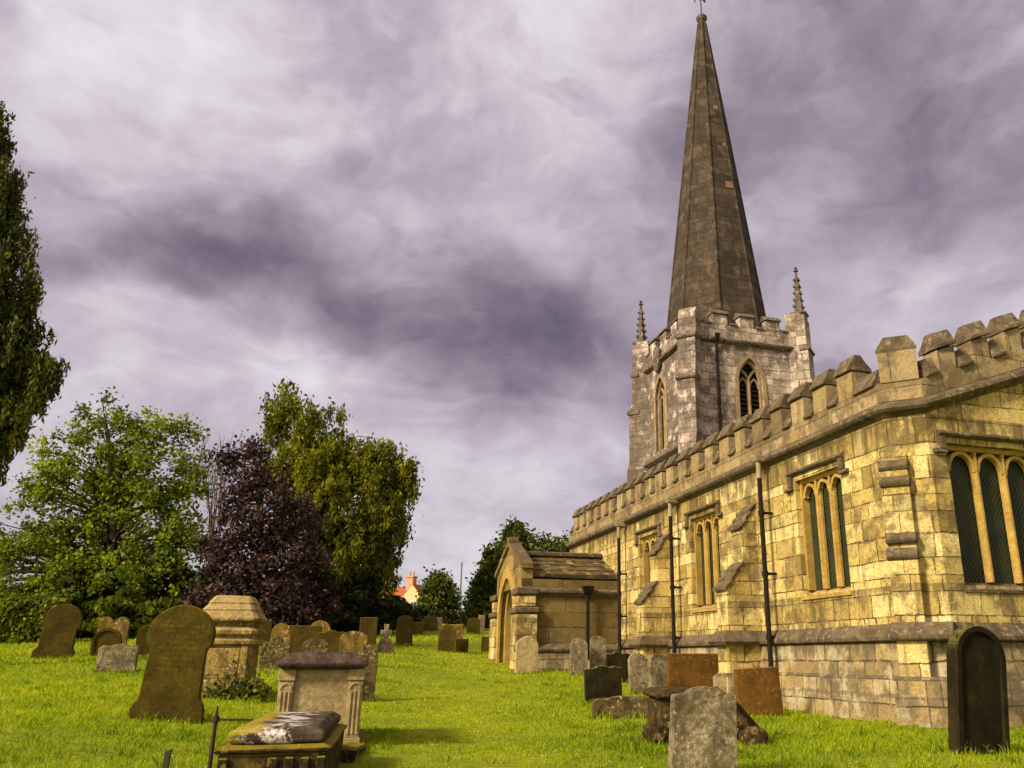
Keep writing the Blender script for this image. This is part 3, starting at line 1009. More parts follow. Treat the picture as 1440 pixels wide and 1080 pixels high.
for fn, o0 in ((ft_e, TX0), (ft_s, TY0)):
    for a in (1.05, 2.22, 3.39):
        t_merlon(fn, o0 + a, o0 + a + 0.66)
    for a in (0.62, 1.77, 2.94, 4.11):
        t_sill(fn, o0 + a, o0 + a + 0.36)


def pinnacle(cx, cy, z0, z1, hw):
    "square crocketed pinnacle with a finial"
    q = MB()
    n = 6
    zb = z0 + 0.05
    zt = z1 - 0.34
    sqr = lambda h, z: [(cx, cy - h * 1.414, z), (cx + h * 1.414, cy, z), (cx, cy + h * 1.414, z), (cx - h * 1.414, cy, z)]
    q.loft([sqr(hw, z0 - 0.5), sqr(hw, z0), sqr(hw * 1.22, z0 + 0.02), sqr(hw * 1.22, zb + 0.05), sqr(hw * 0.60, zb + 0.06), sqr(0.05, zt)])
    for i in range(1, n):
        t = i / n
        r = (hw * 0.60 * (1 - t) + 0.05 * t) * 1.414
        z = zb + 0.06 + (zt - zb) * t
        for k in range(4):
            a = k * math.pi / 2
            ex, ey = cx + math.cos(a) * r, cy + math.sin(a) * r
            s_ = 0.055 - 0.015 * t
            q.hexa([(ex - s_, ey - s_, z - s_), (ex + s_, ey - s_, z - s_), (ex + s_, ey + s_, z - s_), (ex - s_, ey + s_, z - s_)],
                   [(ex + math.cos(a) * 0.05 - s_ * .7, ey + math.sin(a) * 0.05 - s_ * .7, z + s_), (ex + math.cos(a) * 0.05 + s_ * .7, ey + math.sin(a) * 0.05 - s_ * .7, z + s_),
                    (ex + math.cos(a) * 0.05 + s_ * .7, ey + math.sin(a) * 0.05 + s_ * .7, z + s_), (ex + math.cos(a) * 0.05 - s_ * .7, ey + math.sin(a) * 0.05 + s_ * .7, z + s_)])
    for z, r in ((zt + 0.02, 0.07), (zt + 0.14, 0.12), (zt + 0.27, 0.09)):
        q.loft([[(cx + math.cos(k * math.pi / 3) * rr, cy + math.sin(k * math.pi / 3) * rr, zz) for k in range(6)] for rr, zz in ((r * 0.5, z), (r, z + 0.05), (r * 0.5, z + 0.1))])
    q.build('pinnacle', M['weather_tower'], tower, bevel=0.008)


# diagonal buttresses at the corners of the tower, stepped, rising past the parapet
for (cx, cy, sx, sy, ztop, pin) in ((TX0, TY0, -1, -1, 13.95, 0), (TX1, TY0, 1, -1, 14.25, 16.45), (TX0, TY1, -1, 1, 14.2, 16.35), (TX1, TY1, 1, 1, 14.2, 16.3)):
    q = MB()
    dv = Vector((sx, sy, 0)).normalized()
    sd = Vector((-dv.y, dv.x, 0))
    c = Vector((cx, cy, 0))
    fn = lambda u, z, d: tuple(c + sd * u + dv * d + Vector((0, 0, z)))
    hw = 0.44 if pin else 0.36
    top = 0.30 if pin else 0.16
    q.ext([(-0.5, 0), (0.62, 0), (0.62, 8.40), (0.50, 8.85), (0.50, 10.9), (0.34, 11.45), (0.34, 12.6), (top, 12.9), (top, ztop - 0.2), (0.06, ztop), (-0.5, ztop)],
          lambda a, z, d: fn(d, z, a), -hw, hw)
    bo = q.build('buttress', M['tower'], tower, bevel=0.015)
    for z, d in ((10.9, 0.52), (12.62, 0.36)):
        q = MB()
        q.loft([[fn(u, zz, dd) for dd, zz in ((0, z - 0.02), (d + 0.03, z - 0.02), (d + 0.07, z + 0.05), (d - 0.02, z + 0.20), (0, z + 0.20))] for u in (-hw - 0.05, hw + 0.05)])
        q.build('weathering', M['weather_tower'], bo, bevel=0.01)
    if pin:
        p = c + dv * 0.02
        pinnacle(p.x, p.y, ztop, pin, 0.26)

q = MB()
q.tube([(5.62, TY0 - 0.10, 8.86), (5.62, TY0 - 0.10, 12.60)], 0.06, 8)
q.tube([(5.62, TY0 - 0.10, 12.60), (5.62, TY0 - 0.16, 12.74), (5.62, TY0 - 0.22, 12.95)], [0.06, 0.09, 0.11], 8)
for z in (9.6, 10.7, 11.8):
    q.tube([(5.62, TY0 - 0.10, z), (5.62, TY0 - 0.10, z + 0.1)], 0.085, 8)
q.build('drainpipe', M['pipe'], tower)
# carved crest at the head of the south belfry light
q = MB()
q.ext([(-0.30, 0.0), (-0.10, -0.28), (0.10, -0.28), (0.30, 0.0), (0.22, 0.30), (0.34, 0.62), (0.10, 0.86), (-0.10, 0.86), (-0.34, 0.62), (-0.22, 0.30)],
      lambda a, b, d: ft_s(19.5 + a, 12.55 + b, d), 0.02, 0.20)
q.build('carved_crest', M['weather_tower'], tower, bevel=0.04)

# --- the spire
ax, ay = 7.0, 19.0
q = MB()


def octa(r, z, n=8, off=math.pi / 8):
    return [(ax + r * math.cos(2 * math.pi * k / n + off), ay + r * math.sin(2 * math.pi * k / n + off), z) for k in range(n)]


def srad(z):
    return 2.13 - (z - 14.3) * 0.1195


q.loft([octa(srad(z), z) for z in np.linspace(12.9, 30.55, 16)])
spire = q.build('spire', M['spire'], church)
q = MB()
for k in range(8):
    a = 2 * math.pi * k / 8 + math.pi / 8
    q.tube([(ax + math.cos(a) * srad(z), ay + math.sin(a) * srad(z), z) for z in np.linspace(13, 30.5, 9)], [0.055] * 6 + [0.045, 0.04, 0.035], 6)
q.build('arris_roll', M['spire'], spire)
q = MB()
q.loft([octa(r, z, 10) for r, z in ((0.16, 30.4), (0.18, 30.55), (0.13, 30.60), (0.24, 30.70), (0.28, 30.82), (0.22, 30.94), (0.08, 31.0))])
q.build('cap_stone', M['weather_tower'], spire, smooth=False)
q = MB()
q.tube([(ax, ay, 30.95), (ax, ay, 32.85)], 0.030, 6)
for z, L in ((32.15, 0.36),):
    for k in range(4):
        a = k * math.pi / 2 + 0.5
        q.tube([(ax, ay, z), (ax + math.cos(a) * L, ay + math.sin(a) * L, z + (0.10 if k % 2 else -0.10))], 0.035, 6)
        q.tube([(ax + math.cos(a) * L, ay + math.sin(a) * L, z - 0.10), (ax + math.cos(a) * L, ay + math.sin(a) * L, z + 0.10)], 0.035, 6)
q.tube([(ax, ay, 32.0), (ax, ay, 32.3)], [0.09, 0.09], 8)
q.build('weather_vane', M['gilt'], spire)
# pale repaired stones let into the spire
new_stone = rock('new_stone', (0.30, 0.185, 0.11), (0.20, 0.125, 0.075))
for (z, k, off, sz) in ((20.6, 5, 0.30, 0.34), (22.9, 5, 0.34, 0.20), (25.0, 5, 0.10, 0.22)):
    a = 2 * math.pi * k / 8 + math.pi / 8
    b = a + 2 * math.pi / 8
    q = MB()
    for_face = []
    for zz in (z, z + sz):
        r = srad(zz) + 0.012
        p0 = Vector((ax + r * math.cos(a), ay + r * math.sin(a), zz))
        p1 = Vector((ax + r * math.cos(b), ay + r * math.sin(b), zz))
        L = (p1 - p0).length
        e = (p1 - p0).normalized()
        mid_ = (p0 + p1) / 2 + e * off
        for_face += [mid_ - e * sz * 0.5, mid_ + e * sz * 0.5]
    n_ = Vector((math.cos((a + b) / 2), math.sin((a + b) / 2), 0)) * 0.06
    lo = [for_face[0], for_face[1], for_face[3], for_face[2]]
    q.hexa([tuple(p - n_) for p in lo], [tuple(p) for p in lo])
    q.build('repair_stone', new_stone, spire, bevel=0.006)

# --- the south porch
PY0, PY1, PX = 12.12, 15.5, -2.90
EV, RG = 3.00, 3.78
PC = (PY0 + PY1) / 2
mb = MB()
fpe = lambda u, z, d: (u, PY0 - d, z)                      # east wall of the porch
mb.quad((PX, PY0, 0), (-0.001, PY0, 0), (-0.001, PY0, EV), (PX, PY0, EV))
mb.quad((PX, PY1, 0), (-0.001, PY1, 0), (-0.001, PY1, EV), (PX, PY1, EV))
AW, ASP, ARI = 2.0, 1.95, 1.25
fps = lambda u, z, d: (PX - d, u, z)
panel(mb, fps, [PY0, PC - AW / 2, PC + AW / 2, PY1], [0.0, EV + 0.3], [(PC - AW / 2, PC + AW / 2, 0.0, EV + 0.3)], 0.5)
spandrel(mb, fps, PC, ASP, AW, ARI, EV + 0.3, 0.0, -0.5, n=18)
mb.add([fps(PY0, EV + 0.3, 0), fps(PY1, EV + 0.3, 0), fps(PC, RG + 0.28, 0)], [(0, 1, 2)])
mb.ext([(PY0, EV - 0.2), (PY1, EV - 0.2), (PY1, EV + 0.29), (PC, RG + 0.27), (PY0, EV + 0.29)], fps, -0.002, -0.32)
porch = mb.build('porch', M['porch'], church)
mb = MB()
ring(mb, fps, PC, ASP, AW - 0.08, ARI - 0.04, 0.30, 0.0, 0.07, legs=ASP - 0.5, n=18)
ring(mb, fps, PC, ASP, AW - 0.35, ARI - 0.22, 0.13, -0.40, -0.12, legs=ASP - 0.5, n=18)
mb.build('archway', M['dress'], porch)
mb = MB()
mb.quad((-0.35, PY0 + 0.1, 0.2), (-0.35, PY1 - 0.1, 0.2), (-0.35, PY1 - 0.1, 3.2), (-0.35, PY0 + 0.1, 3.2))
mb.build('door', M['dark'], porch)
# roof slabs laid in three lapped courses, parapet band, coping
mb = MB()
for sg in (-1, 1):
    for i in range(4):
        t0, t1 = i / 4, (i + 1) / 4
        ye, yr = (PY0 + 0.10, PC) if sg < 0 else (PY1 - 0.10, PC)
        y0_, z0_ = ye + (yr - ye) * t0, EV + 0.10 + (RG - EV - 0.10) * t0
        y1_, z1_ = ye + (yr - ye) * t1, EV + 0.10 + (RG - EV - 0.10) * t1
        z1_ += 0.0
        mb.hexa([(PX + 0.30, y0_, z0_ - 0.05), (-0.002, y0_, z0_ - 0.05), (-0.002, y1_, z1_ - 0.05), (PX + 0.30, y1_, z1_ - 0.05)],
                [(PX + 0.30, y0_ + sg * 0.02, z0_ + 0.055), (-0.002, y0_ + sg * 0.02, z0_ + 0.055), (-0.002, y1_, z1_ + 0.03), (PX + 0.30, y1_, z1_ + 0.03)])
mb.build('roof', M['roofstone'], porch, sub=3, rough=0.03)
mb = MB()
mb.box(PX + 0.28, -0.01, PC - 0.16, PC + 0.16, RG + 0.035, RG + 0.17)
mb.build('ridge_stone', M['weather'], porch, bevel=0.03, jit=0.01)
for yy, sg in ((PY0, -1), (PY1, 1)):
    mb = MB()
    mb.loft([[(x, yy + sg * d, z) for d, z in ((-0.05, 2.55), (0.05, 2.55), (0.14, 2.63), (0.14, 2.69), (0.03, 2.76), (-0.05, 2.76))] for x in (PX + 0.02, -0.02)])
    mb.build('string_course', M['weather'], porch, jit=0.005)
mb = MB()
for ye, sg in ((PY0, -1), (PY1, 1)):
    n = 5
    for i in range(n):
        t0, t1 = i / n, (i + 1) / n - 0.012
        a = (ye + sg * 0.10 + (PC - ye - sg * 0.10) * t0, EV + 0.16 + (RG - EV + 0.02) * t0)
        b = (ye + sg * 0.10 + (PC - ye - sg * 0.10) * t1, EV + 0.16 + (RG - EV + 0.02) * t1)
        mb.hexa([(PX - 0.08, a[0], a[1] + 0.12), (PX + 0.32, a[0], a[1] + 0.12), (PX + 0.32, b[0], b[1] + 0.12), (PX - 0.08, b[0], b[1] + 0.12)],
                [(PX - 0.08, a[0], a[1] + 0.28), (PX + 0.32, a[0], a[1] + 0.28), (PX + 0.32, b[0], b[1] + 0.28), (PX - 0.08, b[0], b[1] + 0.28)])
mb.box(PX - 0.06, PX + 0.26, PC - 0.13, PC + 0.13, RG + 0.42, RG + 0.58)
mb.build('coping', M['porch'], porch, bevel=0.02, jit=0.012)
for y0, y1 in ((PY0 - 0.16, PY0 + 0.5), (PY1 - 0.5, PY1 + 0.16)):
    zq = 0.0
    mb = MB()
    mb.box(PX - 0.16, PX + 0.45, y0, y1, 0.0, 2.05)
    mb.build('quoin', M['wall'], porch, bevel=0.02, jit=0.012)
    for (d, z0, z1, nm) in ((0.12, 2.23, 2.55, 'quoin'), (0.20, 2.06, 2.22, 'kneeler'), (0.18, 2.56, 2.74, 'kneeler')):
        mb = MB()
        mb.box(PX - d, PX + 0.30 + d, y0 + 0.16 - d, y1 - 0.16 + d, z0, z1)
        mb.build(nm, M['wall'] if nm == 'quoin' else M['weather'], porch, bevel=0.03, jit=0.014)
for (x0, y0, x1, y1) in ((PX - 0.14, PY0 - 0.14, -0.2, PY0 - 0.001), (PX - 0.14, PY1 + 0.001, -0.2, PY1 + 0.14)):
    mb = MB()
    mb.box(x0, x1, y0, y1, 0.0, 1.05)
    mb.build('plinth', M['base'], porch, bevel=0.02)
mb = MB()
mb.loft([[(x, PY0 - d, z) for d, z in ((0.0, 1.052), (0.17, 1.052), (0.19, 1.12), (0.02, 1.26), (0.0, 1.26))] for x in (PX - 0.17, -0.02)])
mb.build('string_course', M['weather'], porch, bevel=0.01, jit=0.006)
q = MB()
q.tube([(-1.02, PY0 - 0.17, 0.9), (-1.02, PY0 - 0.17, 2.66)], 0.05, 8)
po = q.build('drainpipe', M['pipe'], porch)
q = MB()
q.hexa([(-1.12, PY0 - 0.24, 2.60), (-0.92, PY0 - 0.24, 2.60), (-0.92, PY0 - 0.10, 2.60), (-1.12, PY0 - 0.10, 2.60)],
       [(-1.19, PY0 - 0.30, 2.82), (-0.85, PY0 - 0.30, 2.82), (-0.85, PY0 - 0.10, 2.82), (-1.19, PY0 - 0.10, 2.82)])
q.build('hopper_head', M['pipe'], po, bevel=0.01)


# ------------------------------------------------------------------ gravestones
G = {}
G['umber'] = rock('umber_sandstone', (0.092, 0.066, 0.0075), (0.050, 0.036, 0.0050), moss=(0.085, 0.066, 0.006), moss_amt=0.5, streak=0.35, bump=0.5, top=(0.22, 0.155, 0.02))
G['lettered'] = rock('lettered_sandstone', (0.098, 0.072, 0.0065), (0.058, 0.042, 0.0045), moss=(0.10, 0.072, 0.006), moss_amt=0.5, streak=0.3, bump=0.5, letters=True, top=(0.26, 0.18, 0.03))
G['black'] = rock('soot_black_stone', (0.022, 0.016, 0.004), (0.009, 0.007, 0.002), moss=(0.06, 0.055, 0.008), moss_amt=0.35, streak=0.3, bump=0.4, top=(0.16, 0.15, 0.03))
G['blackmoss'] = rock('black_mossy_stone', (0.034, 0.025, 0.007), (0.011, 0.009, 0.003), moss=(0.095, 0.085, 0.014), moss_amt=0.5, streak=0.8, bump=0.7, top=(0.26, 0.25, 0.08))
G['lichen'] = rock('lichen_grey_stone', (0.32, 0.265, 0.155), (0.13, 0.10, 0.052), spot=(0.50, 0.45, 0.32), spot_amt=0.6, spot_scale=22, spot2=(0.055, 0.042, 0.020), scale=4.0, streak=0.6, bump=1.0, contrast=0.8)
G['lichen_dark'] = rock('mottled_brown_stone', (0.17, 0.125, 0.052), (0.060, 0.043, 0.018), spot=(0.46, 0.38, 0.22), spot_amt=0.8, spot_scale=18, spot2=(0.04, 0.03, 0.014), scale=5.0, bump=0.9)
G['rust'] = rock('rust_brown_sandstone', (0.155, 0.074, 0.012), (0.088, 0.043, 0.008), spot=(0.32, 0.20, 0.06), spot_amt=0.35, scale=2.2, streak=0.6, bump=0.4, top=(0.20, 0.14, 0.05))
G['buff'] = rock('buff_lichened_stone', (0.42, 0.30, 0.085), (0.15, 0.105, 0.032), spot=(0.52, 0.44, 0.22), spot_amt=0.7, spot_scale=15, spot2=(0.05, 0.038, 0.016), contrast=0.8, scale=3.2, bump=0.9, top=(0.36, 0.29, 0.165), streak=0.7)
G['chest'] = rock('grey_buff_tomb_stone', (0.46, 0.36, 0.175), (0.30, 0.23, 0.105), spot=(0.54, 0.45, 0.26), spot_amt=0.4, scale=5, streak=0.5, bump=0.7)
G['lid'] = rock('dark_purple_lid_stone', (0.10, 0.068, 0.052), (0.045, 0.032, 0.024), spot=(0.18, 0.13, 0.10), spot_amt=0.5, spot_scale=26, scale=5, bump=0.9)
G['lowtomb'] = rock('mossy_dark_tomb_stone', (0.080, 0.055, 0.020), (0.020, 0.015, 0.007), spot=(0.30, 0.21, 0.06), spot_amt=0.6, spot_scale=12, moss=(0.30, 0.24, 0.008), moss_amt=0.55, scale=6, streak=0.7, bump=1.0)
G['lowlid'] = rock('lichen_crusted_lid', (0.105, 0.078, 0.050), (0.040, 0.030, 0.020), crust=(0.72, 0.66, 0.62), moss=(0.30, 0.235, 0.012), moss_amt=0.9, scale=3, streak=0.2, bump=1.0, moss_x=-0.17)
G['ruin'] = rock('dark_broken_stone', (0.085, 0.056, 0.018), (0.022, 0.016, 0.007), spot=(0.30, 0.21, 0.07), spot_amt=0.7, spot_scale=11, scale=6, streak=0.6, bump=1.0, contrast=0.8)
G['pinkgrey'] = rock('pale_cross_stone', (0.36, 0.28, 0.17), (0.19, 0.14, 0.08), spot=(0.55, 0.48, 0.36), spot_amt=0.5, scale=6, bump=0.6)
G['ochre'] = rock('ochre_lichen_stone', (0.27, 0.175, 0.030), (0.13, 0.085, 0.017), spot=(0.55, 0.47, 0.28), spot_amt=0.7, spot_scale=9, spot2=(0.06, 0.045, 0.02), scale=5, bump=0.9)


def outline(kind, w, h):
    hw = w / 2
    P = []
    arc = lambda cx, cz, rx, rz, a0, a1, n=12: [(cx + rx * math.cos(R(a0 + (a1 - a0) * i / n)), cz + rz * math.sin(R(a0 + (a1 - a0) * i / n))) for i in range(n + 1)]
    if kind == 'round':
        P = [(-hw, 0), (hw, 0)] + arc(0, h - hw, hw, hw, 0, 180, 20)
    elif kind == 'segment':
        P = [(-hw, 0), (hw, 0)] + arc(0, h - hw * 0.5, hw, hw * 0.5, 0, 180, 16)
    elif kind == 'low_arch':
        P = [(-hw, 0), (hw, 0)] + arc(0, h - hw * 0.22, hw, hw * 0.22, 0, 180, 16)
    elif kind == 'disc':          # round head wider than the body, with small shoulders
        b = hw * 0.84
        f_ = [(b * 1.26, 0), (b * 1.26, h * 0.10), (b * 1.16, h * 0.155), (b * 1.06, h * 0.185), (b * 1.035, h * 0.22)]
        P = [(-x, z) for x, z in f_[:1]] + f_ + [(b, h - hw * 1.62), (b * 1.0, h - hw * 1.36), (hw * 0.97, h - hw * 1.24)] + arc(0, h - hw, hw, hw, -6, 186, 22) + \
            [(-hw * 0.97, h - hw * 1.24), (-b, h - hw * 1.36), (-b, h - hw * 1.62)] + [(-x, z) for x, z in f_[:0:-1]]
    elif kind == 'shoulder':
        s = hw * 0.66
        P = [(-hw, 0), (hw, 0), (hw, h - s * 1.25), (hw * 0.94, h - s * 1.05), (s * 1.05, h - s * 1.0)] + arc(0, h - s, s, s, 0, 180, 14) + \
            [(-s * 1.05, h - s * 1.0), (-hw * 0.94, h - s * 1.05), (-hw, h - s * 1.25)]
    elif kind == 'ogee':          # left shoulder round, hump in the middle
        P = [(-hw, 0), (hw, 0), (hw, h * 0.84)] + arc(hw * 0.60, h * 0.86, hw * 0.28, h * 0.035, 0, 120, 5) + arc(0.02, h * 0.88, hw * 0.55, h * 0.12, 10, 170, 10) + \
            arc(-hw * 0.60, h * 0.86, hw * 0.28, h * 0.04, 60, 180, 5)
    elif kind == 'twin':
        P = [(-hw, 0), (hw, 0)] + arc(hw * 0.52, h - hw * 0.48, hw * 0.48, hw * 0.48, 0, 165, 10) + arc(-hw * 0.52, h - hw * 0.48, hw * 0.48, hw * 0.48, 15, 180, 10)
    elif kind == 'flat':
        P = [(-hw, 0), (hw, 0), (hw, h), (-hw, h)]
    elif kind == 'ragged':
        P = [(-hw, 0), (hw, 0), (hw, h * 0.90), (hw * 0.80, h * 0.95), (hw * 0.55, h * 0.92), (hw * 0.30, h * 0.97), (0.0, h), (-hw * 0.25, h * 0.96), (-hw * 0.5, h * 0.90), (-hw * 0.8, h * 0.93), (-hw, h * 0.84)]
    elif kind == 'crown':         # worn top of scallops, as on the black stone
        P = [(-hw, 0), (hw, 0), (hw, h * 0.93), (hw * 0.86, h * 0.93), (hw * 0.62, h * 0.97), (hw * 0.35, h * 0.94), (hw * 0.05, h), (-hw * 0.3, h * 0.99), (-hw * 0.45, h * 0.94), (-hw * 0.66, h * 0.945), (-hw * 0.60, h * 0.925), (-hw, h * 0.92)]
    elif kind == 'gable':
        P = [(-hw, 0), (hw, 0), (hw, h * 0.78), (hw * 0.86, h * 0.86), (hw * 0.3, h * 0.97), (0, h), (-hw * 0.3, h * 0.97), (-hw * 0.86, h * 0.86), (-hw, h * 0.78)]
    elif kind == 'scroll':        # two small volutes rising to a point
        P = [(-hw, 0), (hw, 0), (hw, h * 0.66)] + arc(hw * 0.62, h * 0.74, hw * 0.36, h * 0.10, -20, 150, 8) + arc(0, h * 0.84, hw * 0.34, h * 0.16, 10, 170, 8) + arc(-hw * 0.62, h * 0.74, hw * 0.36, h * 0.10, 30, 200, 8) + [(-hw, h * 0.66)]
    return P


FEET = []


def headstone(name, label, u, v, w, h, th, kind, mat, yaw=0.0, lean=0.0, roll=0.0, base=None, rim=None, sink=0.25, rough=0.006, group=None, Y=None):
    p = ground_Y(u, Y) if Y else ground_at(u, v)
    rot = (R(lean), R(roll), YAW + R(yaw))
    P = [(x, z if z > 0.001 else -sink) for x, z in outline(kind, w, h)]
    FEET.append((p.x, p.y, w, th, rot[2]))
    q = MB()
    q.ext(P, lambda a, z, d: (a, d, z), -th / 2, th / 2)
    if not base and not rim:
        o = q.build(name, G[mat], None, bevel=0.012, sub=2 if p.y < 22 else 1, rough=rough * 1.25)
        o.location = p
        o.rotation_euler = rot
        tag(o, label, 'gravestone', group or 'gravestones in the churchyard')
        return o
    t = thing(name, label, 'gravestone', p, rot, group or 'gravestones in the churchyard')
    q.build('slab', G[mat], t, bevel=0.012, sub=1, rough=rough)
    if base:
        bw, bh, bt = base
        q = MB()
        q.hexa([(-bw / 2, -bt / 2, -sink - 0.05), (bw / 2, -bt / 2, -sink - 0.05), (bw / 2, bt / 2, -sink - 0.05), (-bw / 2, bt / 2, -sink - 0.05)],
               [(-bw / 2, -bt / 2, bh * 0.55), (bw / 2, -bt / 2, bh * 0.55), (bw / 2, bt / 2, bh * 0.55), (-bw / 2, bt / 2, bh * 0.55)])
        q.hexa([(-bw / 2, -bt / 2, bh * 0.551), (bw / 2, -bt / 2, bh * 0.551), (bw / 2, bt / 2, bh * 0.551), (-bw / 2, bt / 2, bh * 0.551)],
               [(-w * 0.44, -th * 0.53, bh), (w * 0.44, -th * 0.53, bh), (w * 0.44, th * 0.53, bh), (-w * 0.44, th * 0.53, bh)])
        q.build('base', G[mat], t, bevel=0.012, sub=1, rough=rough)
    if rim:
        rw, rd = rim
        q = MB()
        cz = h * 0.5
        inner = outline(kind, w - 2 * rw, h - rw)
        outer = outline(kind, w, h)
        n = min(len(inner), len(outer))
        outer = [(x, z if z > 0.001 else -sink) for x, z in outer]
        inner = [(x, z if z > 0.001 else -sink) for x, z in inner]
        for i in range(1, n):
            j = (i + 1) % n
            if j == 1: continue
            cs = [outer[i], outer[j], inner[j], inner[i]]
            q.hexa([(a, -th / 2 + 0.002, z) for a, z in cs], [(a, -th / 2 - rd, z) for a, z in cs])
        q.build('rim', G[mat], t, rough=0.002)
    return t


HS = headstone
HS('gravestone', 'tall black round-topped gravestone with raised rim standing before the east window wall', 1376, 1062, 0.62, 1.23, 0.12, 'round', 'black', yaw=2, roll=7.5, rim=(0.055, 0.035))
HS('gravestone', 'pale grey lichen-blotched gravestone with worn humped top in the right foreground', 988, 1092, 0.57, 0.70, 0.13, 'ogee', 'lichen', yaw=-10, roll=1.5, rough=0.012)
HS('gravestone', 'low wide mottled stone stub lying across the grass below the black gravestones', 872, 1011, 0.90, 0.34, 0.14, 'ragged', 'lichen_dark', yaw=-6, roll=-2, rough=0.016)
HS('gravestone', 'black streaky gravestone with worn scalloped top behind the low mottled stub', 849, 988, 0.72, 0.67, 0.12, 'crown', 'blackmoss', yaw=-2, roll=-2)
HS('gravestone', 'black gravestone half hidden directly behind the scalloped black one', 868, 962, 0.58, 0.72, 0.12, 'crown', 'blackmoss', yaw=0, roll=2)
HS('gravestone', 'grey lichen-spotted round gravestone just right of the black pair', 898, 977, 0.36, 0.82, 0.12, 'round', 'lichen', yaw=-4, roll=-2, rough=0.014)
HS('gravestone', 'grey lichen-spotted gravestone touching the left edge of the wide rust-brown slab', 926, 983, 0.37, 0.84, 0.12, 'segment', 'lichen', yaw=0, roll=1, rough=0.014)
HS('gravestone', 'wide flat-topped rust-brown double gravestone under the buttress', 976, 984, 1.06, 0.86, 0.10, 'flat', 'rust', yaw=-6, roll=0)
HS('gravestone', 'narrow dark grey slab edge standing behind right end of the wide rust-brown slab', 1018, 980, 0.22, 0.50, 0.20, 'flat', 'lichen_dark', yaw=-8)
HS('gravestone', 'square flat-topped rust-brown gravestone standing alone before the nearest drainpipe', 1070, 1008, 0.75, 0.75, 0.10, 'flat', 'rust', yaw=-8, roll=-3.0)
HS('gravestone', 'pale grey round gravestone against the porch wall', 814, 950, 0.44, 0.93, 0.12, 'round', 'lichen', yaw=-5, rough=0.012)
HS('gravestone', 'pale grey mottled flat-headed gravestone beside the aisle drainpipe', 841, 948, 0.42, 0.94, 0.12, 'segment', 'lichen', yaw=-5, rough=0.012)
HS('gravestone', 'buff pointed-shouldered gravestone leaning near the porch arch', 741, 944, 0.60, 0.95, 0.12, 'gable', 'chest', yaw=-2, lean=-2, Y=22.75)
HS('gravestone', 'small square dark gravestone at the left foot of the porch', 685, 918, 0.42, 0.53, 0.12, 'flat', 'umber', yaw=-10)
HS('gravestone', 'small low flat dark gravestone in front of the tawny upright stone', 649, 917, 0.43, 0.43, 0.12, 'flat', 'umber', yaw=-10)
HS('gravestone', 'dark shouldered gravestone standing alone in the middle of the far lawn', 627, 917, 0.53, 0.88, 0.13, 'shoulder', 'umber', yaw=-10, roll=1)
HS('gravestone', 'narrow tawny upright gravestone behind the small low flat one', 644, 903, 0.36, 0.66, 0.12, 'flat', 'ochre', yaw=-10)
HS('gravestone', 'brown round-cornered gravestone standing right of the pale stone cross', 568, 908, 0.56, 1.0, 0.13, 'segment', 'umber', yaw=-8, roll=-1)
HS('gravestone', 'thin brown upright gravestone behind the tall brown post stone', 515, 921, 0.50, 1.05, 0.13, 'flat', 'umber', yaw=0)
HS('gravestone', 'tall narrow brown post stone beside the purple-lidded chest tomb', 514, 985, 0.29, 0.96, 0.14, 'flat', 'lichen_dark', yaw=0, roll=1)
HS('gravestone', 'ochre round-topped gravestone with white lichen blots behind the chest tomb', 494, 938, 0.66, 0.85, 0.12, 'segment', 'ochre', yaw=0)
HS('gravestone', 'dull brown flat gravestone behind the white-blotted ochre one', 462, 930, 0.75, 0.80, 0.12, 'ragged', 'umber', yaw=0)
HS('gravestone', 'wide brown flat-topped gravestone in the row behind the chest tomb', 420, 927, 1.05, 0.88, 0.12, 'flat', 'umber', yaw=-4)
HS('gravestone', 'brown round-topped gravestone with pale streak at the right end of the wide brown stone', 446, 925, 0.58, 1.00, 0.13, 'round', 'ochre', yaw=-3)
HS('gravestone', 'small arched dark gravestone peeping over the chest tomb lid', 440, 941, 0.58, 0.70, 0.12, 'segment', 'lichen_dark', yaw=0)
HS('gravestone', 'scroll-topped mottled brown gravestone left of the chest tomb', 385, 944, 0.66, 0.78, 0.13, 'scroll', 'lichen_dark', yaw=-4, rough=0.014)
HS('gravestone', 'tall brown round gravestone behind the scroll-topped one', 391, 932, 0.50, 0.98, 0.13, 'round', 'ochre', yaw=-3)
HS('gravestone', 'dim brown gravestone in deep shade under the purple-leaved tree', 369, 908, 0.45, 0.85, 0.12, 'segment', 'umber', yaw=0)
HS('gravestone', 'large brown disc-headed gravestone with worn lettering in the left foreground', 233, 1015, 0.75, 1.33, 0.14, 'disc', 'lettered', yaw=-3, lean=0, roll=2.0)
HS('gravestone', 'brown disc-headed gravestone with spreading base beside the clipped hedge', 74, 926, 0.98, 1.46, 0.16, 'disc', 'umber', yaw=0, roll=4)
HS('gravestone', 'dark arched gravestone with thick pale rim in front of the twin-topped stone', 147, 924, 0.74, 0.78, 0.14, 'round', 'umber', yaw=-2, rim=(0.07, 0.04))
HS('gravestone', 'twin-topped brown gravestone behind the arched rimmed one', 154, 917, 0.86, 1.04, 0.13, 'twin', 'ochre', yaw=-2)
HS('gravestone', 'low rectangular pale lichened gravestone on the left lawn', 162, 947, 0.80, 0.64, 0.12, 'ragged', 'lichen', yaw=-2, rough=0.012)
HS('gravestone', 'narrow dark gravestone just left of the big lettered one', 198, 925, 0.36, 0.78, 0.12, 'flat', 'umber', yaw=0)
